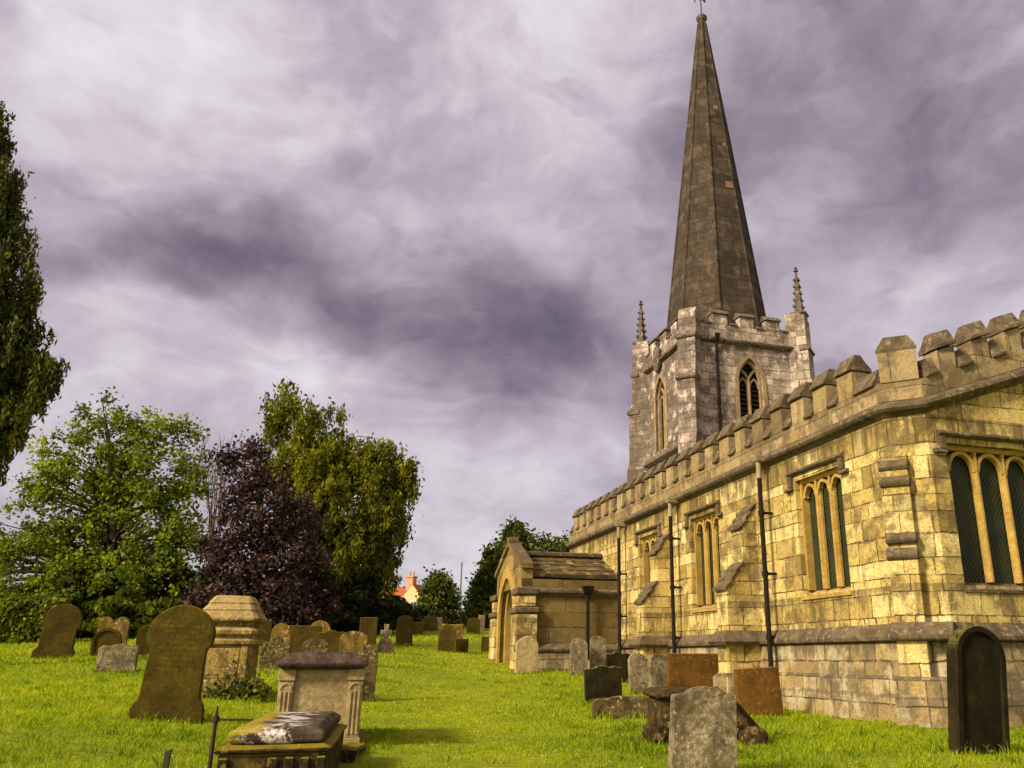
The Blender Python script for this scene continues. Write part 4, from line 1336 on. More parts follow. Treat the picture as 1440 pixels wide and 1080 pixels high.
for i, (u, Y, w, h, kind, mat, lab) in enumerate((
        (602, 41, 0.75, 0.75, 'round', 'umber', 'far brown round gravestone below the house hedge'),
        (613, 42, 0.40, 0.62, 'flat', 'pinkgrey', 'far pale upright gravestone next to the brown round one by the round tree'),
        (664, 40, 0.60, 0.72, 'segment', 'umber', 'far brown gravestone under the dark trees by the porch'),
        (675, 41, 0.30, 0.82, 'flat', 'pinkgrey', 'far pale thin gravestone under the dark trees by the porch'),
        (584, 37, 0.50, 0.55, 'flat', 'umber', 'far low brown gravestone before the cream house'))):
    HS('gravestone', lab, u, 0, w, h, 0.12, kind, mat, Y=Y, rough=0.01)


# stone cross
p = ground_at(541, 920)
t = thing('stone_cross', 'small pale stone cross on a tapered stepped base on the lawn', 'grave cross', p, (0, 0, YAW - R(8)))
q = MB()
q.ext([(-0.26, -0.2), (0.26, -0.2), (0.25, 0.10), (0.14, 0.45), (-0.14, 0.45), (-0.25, 0.10)], lambda a, z, d: (a, d, z), -0.16, 0.16)
q.build('base', G['pinkgrey'], t, bevel=0.02, rough=0.008)
q = MB()
q.ext([(-0.075, 0.451), (0.075, 0.451), (0.06, 0.56), (0.16, 0.54), (0.17, 0.70), (0.06, 0.68), (0.075, 0.86), (-0.075, 0.86), (-0.06, 0.68), (-0.17, 0.70), (-0.16, 0.54), (-0.06, 0.56)],
      lambda a, z, d: (a, d, z), -0.06, 0.06)
q.build('cross', G['pinkgrey'], t, bevel=0.012)


# ------------------------------------------------------------------ tombs
def square_loft(prof, cham=0.0, asp=1.0):
    rings = []
    for h, z in prof:
        c = cham * h
        k = asp
        rings.append([(-h + c, -h * k, z), (h - c, -h * k, z), (h, -h * k + c, z), (h, h * k - c, z), (h - c, h * k, z), (-h + c, h * k, z), (-h, h * k - c, z), (-h, -h * k + c, z)])
    return rings


p = ground_at(299, 981)
t = thing('pedestal_tomb', 'buff stone pedestal tomb with stepped sloping cap behind the big lettered gravestone', 'tomb', p + Vector((0, 0.40, 0)), (0, 0, YAW - R(7)))
t.scale = (0.80, 0.80, 0.97)
q = MB()
q.loft(square_loft([(0.64, -0.3), (0.64, 0.26), (0.58, 0.30)], 0.10))
q.build('base', G['buff'], t, bevel=0.012, sub=1, rough=0.01)
q = MB()
q.loft(square_loft([(0.53, 0.301), (0.53, 0.83)], 0.20))
q.build('shaft', G['buff'], t, bevel=0.01, sub=1, rough=0.008)
for sx in (-0.42, 0.42):
    q = MB()
    q.box(sx - 0.07, sx + 0.07, -0.56, -0.525, 0.302, 0.828)
    q.build('pilaster', G['buff'], t, bevel=0.012, rough=0.006)
q = MB()
q.box(-0.32, 0.32, -0.545, -0.525, 0.36, 0.79)
q.build('inscription_panel', G['buff'], t, bevel=0.012, rough=0.004)
q = MB()
q.loft(square_loft([(0.55, 0.831), (0.60, 0.86), (0.60, 0.92), (0.56, 0.94), (0.56, 0.98), (0.62, 1.03), (0.62, 1.09), (0.56, 1.12), (0.50, 1.14), (0.50, 1.22)], 0.16))
q.build('cornice', G['buff'], t, bevel=0.006, sub=1, rough=0.008)
q = MB()
q.loft(square_loft([(0.52, 1.221), (0.63, 1.25), (0.62, 1.29), (0.52, 1.42), (0.54, 1.425), (0.44, 1.54), (0.46, 1.545), (0.36, 1.66), (0.32, 1.68)], 0.14))
q.build('cap', G['buff'], t, bevel=0.008, sub=1, rough=0.010)

# purple-lidded chest tomb
p = ground_at(441, 1054)
Y11 = R(15)
t = thing('chest_tomb', 'tall chest tomb with grey-buff panels and a dark purple-brown hipped lid', 'tomb', p + Vector((0.0, 0.05, 0)), (0, 0, Y11))
LN = 1.75
q = MB()
q.box(-0.37, 0.37, 0.03, LN - 0.03, -0.2, 0.775)
q.build('panel', G['chest'], t, bevel=0.006, sub=1, rough=0.004)
for (x, y) in ((-0.35, 0.07), (0.35, 0.07), (-0.35, LN - 0.07), (0.35, LN - 0.07)):
    q = MB()
    pw = 0.085
    q.box(x - pw, x + pw, y - 0.085, y + 0.085, -0.2, 0.10)
    q.box(x - pw * 0.86, x + pw * 0.86, y - 0.075, y + 0.075, 0.101, 0.66)
    q.box(x - pw, x + pw, y - 0.09, y + 0.09, 0.661, 0.778)
    for kx in (-0.5, 0.0, 0.5):
        q.box(x + kx * pw - 0.012, x + kx * pw + 0.012, y - 0.087, y - 0.074, 0.13, 0.56)
    ring(q, lambda a, z, d: (x + a, y - d, z), 0, 0.575, 0.09, 0.05, 0.018, 0.074, 0.088, n=8)
    q.build('pilaster', G['chest'], t, bevel=0.006, rough=0.004)
q = MB()
r4 = lambda h, z, e: [(-h, -e, z), (h, -e, z), (h, LN + e, z), (-h, LN + e, z)]
q.loft([r4(0.40, 0.779, 0.05), r4(0.44, 0.80, 0.09), r4(0.455, 0.82, 0.105), r4(0.45, 0.845, 0.10), r4(0.36, 0.925, 0.01), r4(0.33, 0.945, -0.02)])
q.build('lid', G['lid'], t, bevel=0.008, sub=1, rough=0.008)
q = MB()
q.box(-0.50, 0.50, -0.12, LN + 0.12, -0.3, 0.05)
q.build('plinth', G['lowtomb'], t, bevel=0.02, sub=1, rough=0.014)

# low mossy tomb in front
t = thing('low_tomb', 'low dark tomb with yellow moss and white lichen on its lid in the foreground', 'tomb', Vector((-2.28, 6.42, 0)), (0, 0, R(13)))
LN = 2.05
q = MB()
q.box(-0.37, 0.37, 0.0, LN, -0.3, 0.27)
q.build('body', G['lowtomb'], t, bevel=0.012, sub=2, rough=0.018)
for kx in (-0.325, 0.0, 0.11, 0.22, 0.33):
    q = MB()
    q.box(kx - 0.035, kx + 0.035, -0.025, 0.0 - 0.002, -0.2, 0.245)
    q.build('rib', G['lowtomb'], t, bevel=0.01, rough=0.01)
q = MB()
q.loft([[(-h, -e, z), (h, -e, z), (h, LN + e, z), (-h, LN + e, z)] for h, z, e in ((0.385, 0.272, 0.02), (0.40, 0.30, 0.03), (0.345, 0.325, -0.03))])
q.build('ledge', G['lowtomb'], t, bevel=0.008, sub=2, rough=0.012)
q = MB()
q.loft([[(-h, -e, z), (h, -e, z), (h, LN + e, z), (-h, LN + e, z)] for h, z, e in ((0.305, 0.326, -0.06), (0.33, 0.345, -0.035), (0.33, 0.395, -0.035), (0.27, 0.44, -0.12))])
q.build('lid', G['lowlid'], t, bevel=0.008, sub=2, rough=0.008)

# broken kerb stone by the chest tomb
p = ground_at(487, 1062)
q = MB()
q.box(-0.09, 0.09, -0.45, 0.45, -0.15, 0.10)
o = q.build('kerb_stone', G['lowtomb'], None, bevel=0.02, sub=1, rough=0.02)
o.location = p + Vector((0.05, -0.05, 0))
o.rotation_euler = (R(-3), R(8), R(8))
tag(o, 'mossy kerb stone lying in the grass right of the two tombs', 'kerb stone')

# ruined tomb behind the grey lichened stone
p = ground_at(985, 1050)
t = thing('ruined_tomb', 'collapsed dark tomb with tilted slab and scrolled blocks behind the pale grey gravestone', 'tomb', p + Vector((0.02, 0.35, 0)), (0, 0, YAW - R(8)))
q = MB()
q.box(-0.40, 0.40, -0.05, 0.75, -0.2, 0.46)
q.build('core', G['ruin'], t, bevel=0.03, sub=2, rough=0.03)
q = MB()
q.loft([[(-h, -e, z), (h * 0.75, -e, z + 0.01), (h * 0.75, 0.75 + e, z), (-h, 0.75 + e, z)] for h, z, e in ((0.40, 0.461, 0.04), (0.46, 0.49, 0.10), (0.45, 0.53, 0.09), (0.36, 0.57, 0.0))])
q.build('lid', G['ruin'], t, bevel=0.012, sub=1, rough=0.022)
q = MB()
q.hexa([(0.34, -0.12, 0.50), (0.38, -0.12, 0.52), (0.38, 0.7, 0.52), (0.34, 0.7, 0.50)], [(0.66, -0.12, 0.10), (0.72, -0.12, 0.14), (0.72, 0.7, 0.14), (0.66, 0.7, 0.10)])
q.build('fallen_slab', G['black'], t, bevel=0.01, sub=1, rough=0.008)
for x, zz, r in ((-0.52, 0.05, 0.12), (0.62, -0.02, 0.15)):
    q = MB()
    q.loft([[(x + math.cos(a) * r * s, d, zz + 0.08 + math.sin(a) * r * 0.85 * s) for a in np.linspace(0, 2 * math.pi, 13)[:-1]] for d, s in ((-0.22, 0.8), (-0.18, 1.0), (0.05, 1.0), (0.09, 0.8))])
    q.build('scroll_block', G['ruin'], t, bevel=0.008, sub=1, rough=0.02)
q = MB()
q.tube([(0.40, -0.02, 0.30), (0.52, -0.04, 0.22), (0.60, -0.05, 0.12)], [0.09, 0.10, 0.07], 8)
q.build('bracket', G['ruin'], t, rough=0.02)

# iron railing remains
p = ground_at(293, 1092)
t = thing('railing_post', 'thin rusty iron railing post with a rail running to the low mossy tomb', 'railing', p)
q = MB()
q.tube([(0, 0, -0.1), (0, 0, 0.44)], 0.016, 8)
q.tube([(0, 0, 0.44), (0.0, 0, 0.52)], [0.016, 0.003], 8)
q.tube([(0, 0, 0.40), (0, 0, 0.44)], 0.026, 8)
q.build('post', M['iron'], t, rough=0.003)
q = MB()
q.tube([(0.012, 0, 0.415), (0.10, 0.02, 0.413), (0.27, 0.06, 0.41)], 0.009, 6)
q.build('rail', M['iron'], t)
p = ground_at(229, 1095)
q = MB()
q.hexa([(-0.022, -0.008, -0.1), (0.022, -0.008, -0.1), (0.022, 0.008, -0.1), (-0.022, 0.008, -0.1)], [(-0.014, -0.008, 0.19), (0.036, -0.008, 0.21), (0.036, 0.008, 0.21), (-0.014, 0.008, 0.19)])
o = q.build('iron_stake', M['iron'], None, bevel=0.004, rough=0.003)
o.location = p
tag(o, 'short bent rusty iron stake in the grass at the bottom left', 'stake')


# ------------------------------------------------------------------ foliage
L = {}
L['maple'] = leaf_mat('sycamore_leaf', [(0.020, 0.034, 0.003), (0.085, 0.125, 0.006), (0.20, 0.255, 0.009), (0.38, 0.43, 0.013)], 0.42)
L['plum'] = leaf_mat('copper_leaf', [(0.010, 0.005, 0.006), (0.030, 0.015, 0.016), (0.070, 0.036, 0.036), (0.135, 0.080, 0.070)], 0.22)
L['birch'] = leaf_mat('birch_leaf', [(0.042, 0.050, 0.003), (0.11, 0.118, 0.005), (0.205, 0.21, 0.008), (0.33, 0.32, 0.012)], 0.45)
L['conifer'] = leaf_mat('cypress_spray', [(0.013, 0.019, 0.003), (0.040, 0.055, 0.005), (0.105, 0.122, 0.008), (0.23, 0.235, 0.014)], 0.32)
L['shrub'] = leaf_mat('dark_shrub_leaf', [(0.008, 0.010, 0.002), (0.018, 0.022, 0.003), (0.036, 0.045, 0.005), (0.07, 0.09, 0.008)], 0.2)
L['far'] = leaf_mat('far_tree_leaf', [(0.022, 0.034, 0.004), (0.05, 0.075, 0.006), (0.10, 0.13, 0.008), (0.19, 0.22, 0.012)], 0.35)
L['hedge'] = leaf_mat('hedge_leaf', [(0.02, 0.028, 0.003), (0.08, 0.11, 0.005), (0.19, 0.23, 0.008), (0.36, 0.38, 0.012)], 0.35)
L['blade'] = leaf_mat('grass_blade', [(0.11, 0.18, 0.004), (0.225, 0.31, 0.005), (0.35, 0.43, 0.007), (0.50, 0.50, 0.02)], 0.45)
L['weed'] = leaf_mat('ivy_leaf', [(0.02, 0.026, 0.003), (0.06, 0.075, 0.006), (0.13, 0.15, 0.010), (0.24, 0.22, 0.02)], 0.3)
M['bark'] = rock('bark', (0.075, 0.055, 0.030), (0.030, 0.022, 0.012), scale=6, streak=0.8, bump=0.9)
M['twig'] = rock('bare_twig_bark', (0.17, 0.125, 0.085), (0.08, 0.058, 0.040), scale=6, streak=0.5)


def mesh_from(name, V, F4, mat, clump, parent=None):
    me = bpy.data.meshes.new(name)
    nv, nf = len(V), len(F4)
    k = F4.shape[1]
    me.vertices.add(nv)
    me.vertices.foreach_set('co', V.astype(np.float32).ravel())
    me.loops.add(nf * k)
    me.loops.foreach_set('vertex_index', F4.astype(np.int32).ravel())
    me.polygons.add(nf)
    me.polygons.foreach_set('loop_start', (np.arange(nf) * k).astype(np.int32))
    me.polygons.foreach_set('loop_total', np.full(nf, k, np.int32))
    at_ = me.attributes.new('clump', 'FLOAT', 'POINT')
    at_.data.foreach_set('value', clump.astype(np.float32))
    me.update()
    me.validate()
    me.materials.append(mat)
    o = bpy.data.objects.new(name, me)
    COL.objects.link(o)
    if parent is not None:
        o.parent = parent
    return o


def leaves(name, P, size, mat, clump, parent=None, elong=1.5, dirs=None, flat=0.0):
    "one folded rhombus per point"
    n = len(P)
    d = rng.normal(size=(n, 3))
    if dirs is not None:
        d = d * 0.55 + dirs
    d[:, 2] -= flat * 0.0
    d /= np.linalg.norm(d, axis=1, keepdims=True) + 1e-9
    a = rng.normal(size=(n, 3))
    if flat:
        a[:, 2] = a[:, 2] * (1 - flat)
        up = np.tile([0, 0, 1.0], (n, 1)) + rng.normal(size=(n, 3)) * (1 - flat)
        s = np.cross(d, up)
    else:
        s = np.cross(d, a)
    s /= np.linalg.norm(s, axis=1, keepdims=True) + 1e-9
    sz = (size * rng.uniform(0.6, 1.35, n))[:, None]
    l_ = d * sz * elong * 0.5
    w_ = s * sz * 0.5
    V = np.stack([P - l_, P + w_, P + l_, P - w_], 1).reshape(-1, 3)
    F = np.arange(n * 4).reshape(n, 4)
    return mesh_from(name, V, F, mat, np.repeat(clump, 4), parent)


def limb(mb, a, b, r0, r1, sag=0.0, n=5, wig=0.12):
    a, b = Vector(a), Vector(b)
    Ln = (b - a).length
    pts, rs = [], []
    for i in range(n + 1):
        t = i / n
        q = a.lerp(b, t)
        q.z += math.sin(t * math.pi) * sag * Ln
        if 0 < i < n:
            q += Vector((random.uniform(-1, 1), random.uniform(-1, 1), random.uniform(-.6, .6))) * wig * Ln * 0.35
        pts.append(tuple(q))
        rs.append(r0 + (r1 - r0) * t)
    mb.tube(pts, rs, 6)
    return pts


def tree(name, label, cat, base, lobes, leafmat, leaf, per, tips, trunk_r, droop=0.0, fork=0.25, bark='bark', cl=0.55, elong=1.5, strand=0.0, flat=0.0,
         inner=0.35, group=None, limb_n=60, trunk_to=None, loose=1.0):
    "lobes: (centre, radii) ellipsoids in the world; leaves come in clusters at branch tips spread through them"
    base = Vector(base)
    t = thing(name, label, cat, base, group=group)
    lob = [(np.array(c) - np.array(base), np.array(r)) for c, r in lobes]
    vol = np.array([np.prod(r) ** 0.75 for c, r in lob])
    vol /= vol.sum()
    T = []
    for c, r in lob:
        pass
    which = rng.choice(len(lob), size=tips, p=vol)
    d = rng.normal(size=(tips, 3))
    d /= np.linalg.norm(d, axis=1, keepdims=True)
    rad = rng.uniform(inner, 1.0, tips) ** 0.6
    T = np.array([lob[w][0] + d[i] * rad[i] * lob[w][1] for i, w in enumerate(which)])
    T = T[T[:, 2] > 0.35]
    # trunk and limbs
    mb = MB()
    hi = max(lob, key=lambda q: q[0][2])
    top = hi[0][2]
    axis = hi[0]
    ht = trunk_to or top
    tp = [(0, 0, -0.3)]
    rs = [trunk_r * 1.35]
    for i in range(1, 9):
        s = i / 8
        tp.append((axis[0] * s ** 1.6 + random.uniform(-1, 1) * 0.10 * s, axis[1] * s ** 1.6 + random.uniform(-1, 1) * 0.10 * s, ht * s))
        rs.append(trunk_r * (1 - s) ** 0.8 + 0.02)
    mb.tube(tp, rs, 8)
    sel = T[rng.choice(len(T), size=min(limb_n, len(T)), replace=False)]
    for q in sel:
        zt = max(ht * fork * 0.8, min(ht * 0.9, q[2] - 0.35 * math.hypot(q[0], q[1]) - random.uniform(0, 0.8)))
        s = zt / ht
        st = (axis[0] * s ** 1.6, axis[1] * s ** 1.6, zt)
        r0 = max(0.02, (trunk_r * (1 - s) + 0.02) * 0.42)
        limb(mb, st, q, r0, 0.012, sag=0.06 if droop == 0 else 0.14)
    mb.build('trunk', M[bark], t, smooth=True)
    # leaves
    n = len(T)
    tone = np.clip(rng.normal(0.46, 0.25, n), 0, 1)
    P = np.repeat(T, per, 0)
    tn = np.repeat(tone, per)
    m = len(P)
    off = rng.normal(size=(m, 3)) * cl * rng.uniform(0.3, 1.0, (m, 1))
    dirs = None
    if strand > 0:
        h = rng.uniform(0, 1, m)
        sl = np.repeat(rng.uniform(0.4, 1.0, n) * strand, per)
        off *= np.array([0.55, 0.55, 0.4]) * (1 - 0.45 * h[:, None])
        off[:, 2] -= h * sl
        dirs = np.tile([0, 0, -1.0], (m, 1))
    P = P + off
    keep = P[:, 2] > 0.15
    P, tn = P[keep], tn[keep]
    if dirs is not None:
        dirs = dirs[keep]
    tn = np.clip(tn + rng.normal(0, 0.13, len(tn)), 0, 1)
    leaves('crown', P, leaf, leafmat, tn, t, elong=elong, dirs=dirs, flat=flat)
    return t


def lobe(u, v, Y, ru, rv, ry=None, dy=0.0):
    c = at(u, v, Y + dy)
    k = (Y + dy) / (FPX * 0.96)
    return (tuple(c), (ru * k, ry if ry else ru * k * 0.8, rv * k))


# sycamore on the left
Y = 37
tree('sycamore_tree', 'broad bright green leafy tree on the left behind the clipped hedge', 'tree', ground_Y(150, Y),
     [lobe(140, 650, Y, 78, 62), lobe(215, 660, Y, 70, 62), lobe(95, 720, Y, 75, 62), lobe(180, 740, Y, 95, 70), lobe(60, 800, Y, 78, 52, dy=-1.5), lobe(150, 820, Y, 95, 45, dy=-1.5),
      lobe(235, 780, Y, 58, 60, dy=-1), lobe(145, 590, Y, 26, 30), lobe(245, 610, Y, 30, 22), lobe(200, 600, Y, 22, 22), lobe(60, 680, Y, 30, 24), lobe(275, 608, Y, 18, 10), lobe(143, 566, Y, 8, 14), lobe(205, 578, Y, 7, 14), lobe(240, 582, Y, 8, 12), lobe(292, 606, Y, 12, 5), lobe(268, 590, Y, 6, 14), lobe(112, 578, Y, 9, 12), lobe(262, 690, Y, 28, 34), lobe(-30, 790, Y, 60, 60), lobe(30, 760, Y, 40, 30), lobe(85, 618, Y, 34, 24)],
     L['maple'], 0.132, 58, 620, 0.30, cl=0.33, limb_n=150, elong=1.25)
# purple-leaved plum
Y = 34
tree('copper_plum_tree', 'dark purple-leaved tree between the green tree and the weeping birch', 'tree', ground_Y(365, Y),
     [lobe(345, 662, Y, 32, 44), lobe(365, 720, Y, 54, 50), lobe(420, 730, Y, 30, 36), lobe(345, 790, Y, 56, 48), lobe(405, 805, Y, 52, 46), lobe(355, 625, Y, 18, 16), lobe(308, 770, Y, 26, 26), lobe(330, 840, Y, 62, 30), lobe(420, 850, Y, 50, 32), lobe(310, 640, Y, 14, 18)],
     L['plum'], 0.11, 62, 360, 0.20, cl=0.32, limb_n=100)
# weeping birch
Y = 41
tree('weeping_birch_tree', 'tall olive-green weeping birch with hanging foliage, highest of the tree group', 'tree', ground_Y(470, Y),
     [lobe(415, 590, Y, 48, 42), lobe(400, 552, Y, 26, 20), lobe(455, 588, Y, 34, 28), lobe(490, 635, Y, 50, 30), lobe(450, 650, Y, 72, 45), lobe(530, 650, Y, 50, 34), lobe(565, 672, Y, 26, 34), lobe(490, 710, Y, 88, 55), lobe(540, 720, Y, 40, 55), lobe(480, 790, Y, 75, 60),
      lobe(520, 810, Y, 38, 52), lobe(430, 700, Y, 45, 60), lobe(385, 600, Y, 16, 24), lobe(578, 660, Y, 14, 16)],
     L['birch'], 0.110, 70, 800, 0.26, droop=1, strand=1.5, cl=0.52, elong=2.2, limb_n=120)
# weeping cypress at the left edge
Y = 21
tree('weeping_cypress_tree', 'tall dark drooping cypress cut off by the left edge of the picture', 'tree', ground_Y(-55, Y),
     [lobe(-22, 200, Y, 42, 66), lobe(-5, 170, Y, 20, 40), lobe(-15, 250, Y, 44, 60), lobe(-25, 290, Y, 62, 70), lobe(-30, 350, Y, 50, 90), lobe(-18, 390, Y, 76, 80), lobe(-20, 480, Y, 88, 80), lobe(24, 508, Y, 56, 36), lobe(52, 395, Y, 12, 14), lobe(44, 330, Y, 10, 12), lobe(62, 455, Y, 12, 12), lobe(28, 240, Y, 10, 12), lobe(84, 508, Y, 12, 10), lobe(-45, 570, Y, 90, 70), lobe(70, 512, Y, 18, 16), lobe(-15, 600, Y, 45, 45), lobe(0, 150, Y, 14, 26), lobe(35, 440, Y, 26, 40), lobe(18, 335, Y, 22, 40), lobe(40, 545, Y, 28, 20)],
     L['conifer'], 0.060, 100, 760, 0.22, droop=1, strand=1.6, cl=0.24, elong=3.2, limb_n=120, inner=0.2)
# thin bare tree
base = ground_Y(300, 44)
t = thing('bare_tree', 'thin leafless tree of upright grey-brown branches behind the purple tree', 'bare tree', base)
mb = MB()
for i in range(11):
    u = 283 + i * 3.9 + random.uniform(-3, 3)
    a = at(298 + random.uniform(-9, 9), 800, 44) - base
    b = at(u, random.uniform(612, 668), 44 + random.uniform(-1, 1)) - base
    pts = limb(mb, a, b, 0.055, 0.010, n=6, wig=0.03)
    for j in range(9):
        s = random.uniform(0.25, 0.95)
        st = Vector(a).lerp(b, s)
        limb(mb, st, st + Vector((random.uniform(-0.5, 0.5), random.uniform(-0.4, 0.4), random.uniform(0.5, 1.4))), 0.018, 0.005, n=3, wig=0.06)
mb.tube([(0, 0, -0.3), (0.05, 0, 1.6), tuple(at(298, 790, 44) - base)], [0.2, 0.16, 0.09], 8)
mb.build('trunk', M['twig'], t)

# shrubs that close the view under the trees
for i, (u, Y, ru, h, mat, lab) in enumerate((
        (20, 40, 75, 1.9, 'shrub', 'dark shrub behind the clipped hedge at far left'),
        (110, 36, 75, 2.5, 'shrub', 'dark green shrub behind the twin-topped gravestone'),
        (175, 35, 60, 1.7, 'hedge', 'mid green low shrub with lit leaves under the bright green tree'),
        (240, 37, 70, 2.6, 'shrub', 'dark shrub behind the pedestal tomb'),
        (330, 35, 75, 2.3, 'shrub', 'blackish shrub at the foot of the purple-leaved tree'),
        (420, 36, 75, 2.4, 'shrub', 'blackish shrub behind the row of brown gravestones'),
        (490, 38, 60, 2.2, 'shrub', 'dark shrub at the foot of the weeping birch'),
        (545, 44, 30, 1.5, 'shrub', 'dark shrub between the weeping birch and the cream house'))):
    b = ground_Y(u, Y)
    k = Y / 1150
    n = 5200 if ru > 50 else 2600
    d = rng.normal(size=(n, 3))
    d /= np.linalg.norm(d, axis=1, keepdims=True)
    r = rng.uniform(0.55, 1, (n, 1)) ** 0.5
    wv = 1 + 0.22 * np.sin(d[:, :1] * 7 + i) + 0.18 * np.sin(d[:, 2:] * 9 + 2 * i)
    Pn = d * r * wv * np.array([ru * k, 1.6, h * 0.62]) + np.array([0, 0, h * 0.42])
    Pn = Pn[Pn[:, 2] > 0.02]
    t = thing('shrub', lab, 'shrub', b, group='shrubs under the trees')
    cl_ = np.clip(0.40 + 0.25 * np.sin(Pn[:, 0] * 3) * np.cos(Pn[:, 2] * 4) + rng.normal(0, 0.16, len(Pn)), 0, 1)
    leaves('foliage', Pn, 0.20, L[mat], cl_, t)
    mb = MB()
    for j in range(7):
        limb(mb, (random.uniform(-.4, .4), 0, -0.1), (random.uniform(-1, 1) * ru * k * 0.7, random.uniform(-0.8, 0.8), h * random.uniform(0.4, 0.85)), 0.045, 0.012)
    mb.build('stem', M['bark'], t)


def hedge(label, a, b, thick, h, n, mat, leaf=0.12):
    a, b = Vector(a), Vector(b)
    t = thing('hedge', label, 'hedge', a, group='clipped hedges round the churchyard')
    d = (b - a)
    Ln = d.length
    e = d.normalized()
    s = Vector((-e.y, e.x, 0)).normalized()
    U = rng.uniform(0, Ln, n)
    f = rng.uniform(0, 1, n)
    # on the front, back and top surfaces, a little uneven
    side = np.where(f < 0.45, -1.0, np.where(f < 0.62, 1.0, 0.0))
    S_ = np.where(side != 0, side * thick / 2 + rng.normal(0, 0.06, n), rng.uniform(-thick / 2, thick / 2, n))
    H = np.where(side != 0, rng.uniform(0, h, n), h + rng.normal(0, 0.05, n)) + 0.04 * np.sin(U * 2.1)
    Pn = np.outer(U, np.array(e)) + np.outer(S_, np.array(s)) + np.outer(H, [0, 0, 1.0])
    tone = np.clip(0.42 + 0.24 * np.sin(U * 5) * np.sin(H * 4 + U) + rng.normal(0, 0.17, n), 0, 1)
    leaves('foliage', Pn, leaf, L[mat], tone, t)
    mb = MB()
    lo = [Vector((0, 0, -0.2)) + s * (-thick * 0.4), d + s * (-thick * 0.4) + Vector((0, 0, -0.2)), d + s * (thick * 0.4) + Vector((0, 0, -0.2)), s * (thick * 0.4) + Vector((0, 0, -0.2))]
    mb.hexa([tuple(q) for q in lo], [tuple(q + Vector((0, 0, h + 0.12))) for q in lo])
    mb.build('stem', plain('hedge_core', (0.02, 0.018, 0.006), 0.9, 0.05), t)
    return t


hedge('clipped green hedge with flat lit top at the far left of the churchyard', ground_Y(-120, 31), ground_Y(74, 31.5), 0.9, 1.42, 9000, 'hedge')
hedge('taller clipped hedge with yellow-green top just behind the lower clipped one', ground_Y(-130, 33.5), ground_Y(92, 34), 0.8, 1.62, 8000, 'hedge')
hedge('dark far hedge in front of the cream house', ground_Y(525, 51), ground_Y(596, 52), 1.0, 0.85, 4000, 'shrub', 0.13)
hedge('dark far hedge under the round tree and beside the porch', ground_Y(598, 52), ground_Y(760, 50), 1.0, 0.62, 8000, 'shrub', 0.13)

# round tree, trees beyond the porch
Y = 62
tree('round_tree', 'small round-headed green tree right of the cream house', 'tree', ground_Y(616, Y),
     [lobe(616, 842, Y, 25, 28), lobe(603, 856, Y, 14, 18), lobe(630, 858, Y, 14, 18), lobe(616, 822, Y, 14, 14)], L['far'], 0.16, 46, 240, 0.12, cl=0.30, limb_n=30)
Y = 47
tree('leafy_tree', 'dark green leafy tree rising behind the porch gable', 'tree', ground_Y(715, Y),
     [lobe(725, 775, Y, 26, 34), lobe(705, 800, Y, 28, 34), lobe(690, 830, Y, 28, 36), lobe(672, 842, Y, 17, 28), lobe(740, 800, Y, 40, 50), lobe(725, 752, Y, 14, 14), lobe(700, 862, Y, 45, 22), lobe(790, 800, Y, 40, 40)],
     L['far'], 0.14, 52, 480, 0.2, cl=0.32, limb_n=60, elong=1.8)

# mast
p = ground_Y(643, 75)
q = MB()
q.tube([(0, 0, -0.3), (0, 0, 2.0)], 0.11, 8)
q.tube([(0, 0, 2.0), (0, 0, 4.5)], [0.075, 0.06], 8)
q.tube([(-0.14, 0, 4.25), (0.14, 0, 4.25)], 0.035, 6)
o = q.build('telegraph_pole', plain('grey_pole', (0.16, 0.14, 0.12), 0.8), None)
o.location = p
tag(o, 'thin grey pole standing between the round tree and the porch trees', 'pole')

# cream house
p = at(577, 868, 96)
p.z = float(gz(p.x, p.y))
hs = thing('house', 'cream gabled house with orange tiled roof seen beside the weeping birch', 'house', p, (0, 0, R(-14)))
HZ = at(577, 876, 96).z - p.z
e0 = HZ
mb = MB()
mb.box(-1.75, 1.75, 0, 7, -0.5, e0 + 2.1)
mb.ext([(-1.75, e0 + 2.1), (1.75, e0 + 2.1), (0, e0 + 4.15)], lambda a, z, d: (a, d, z), 0, 7)
mb.build('wall', plain('cream_render', (0.66, 0.50, 0.30), 0.9, 0.1, 0.25, 2), hs)
mb = MB()
for sg in (-1, 1):
    mb.hexa([(sg * 1.82, 0.04, e0 + 2.02), (0, 0.04, e0 + 4.17), (0, 7.1, e0 + 4.17), (sg * 1.82, 7.1, e0 + 2.02)],
            [(sg * 1.82, 0.04, e0 + 2.13), (0, 0.04, e0 + 4.27), (0, 7.1, e0 + 4.27), (sg * 1.82, 7.1, e0 + 2.13)])
mb.box(-6.5, -1.76, 1.2, 6.8, -0.5, e0 + 2.0)
mb.ext([(1.0, e0 + 2.0), (7.0, e0 + 2.0), (4.0, e0 + 4.3)], lambda a, z, d: (d, a, z), -6.5, -0.3)
roof = mb.build('roof', plain('orange_tile', (0.36, 0.115, 0.045), 0.9, 0.1, 0.5, 6), hs)
mb = MB()
mb.box(-2.5, -1.65, 3.4, 4.4, e0 + 3.6, e0 + 5.5)
mb.box(-2.58, -1.57, 3.32, 4.48, e0 + 5.3, e0 + 5.45)
for x in (-2.3, -1.87):
    mb.tube([(x, 3.9, e0 + 5.5), (x, 3.9, e0 + 6.0)], 0.12, 8)
mb.build('chimney', plain('buff_brick', (0.52, 0.34, 0.20), 0.9, 0.1, 0.4, 8), roof)
wf = MB()
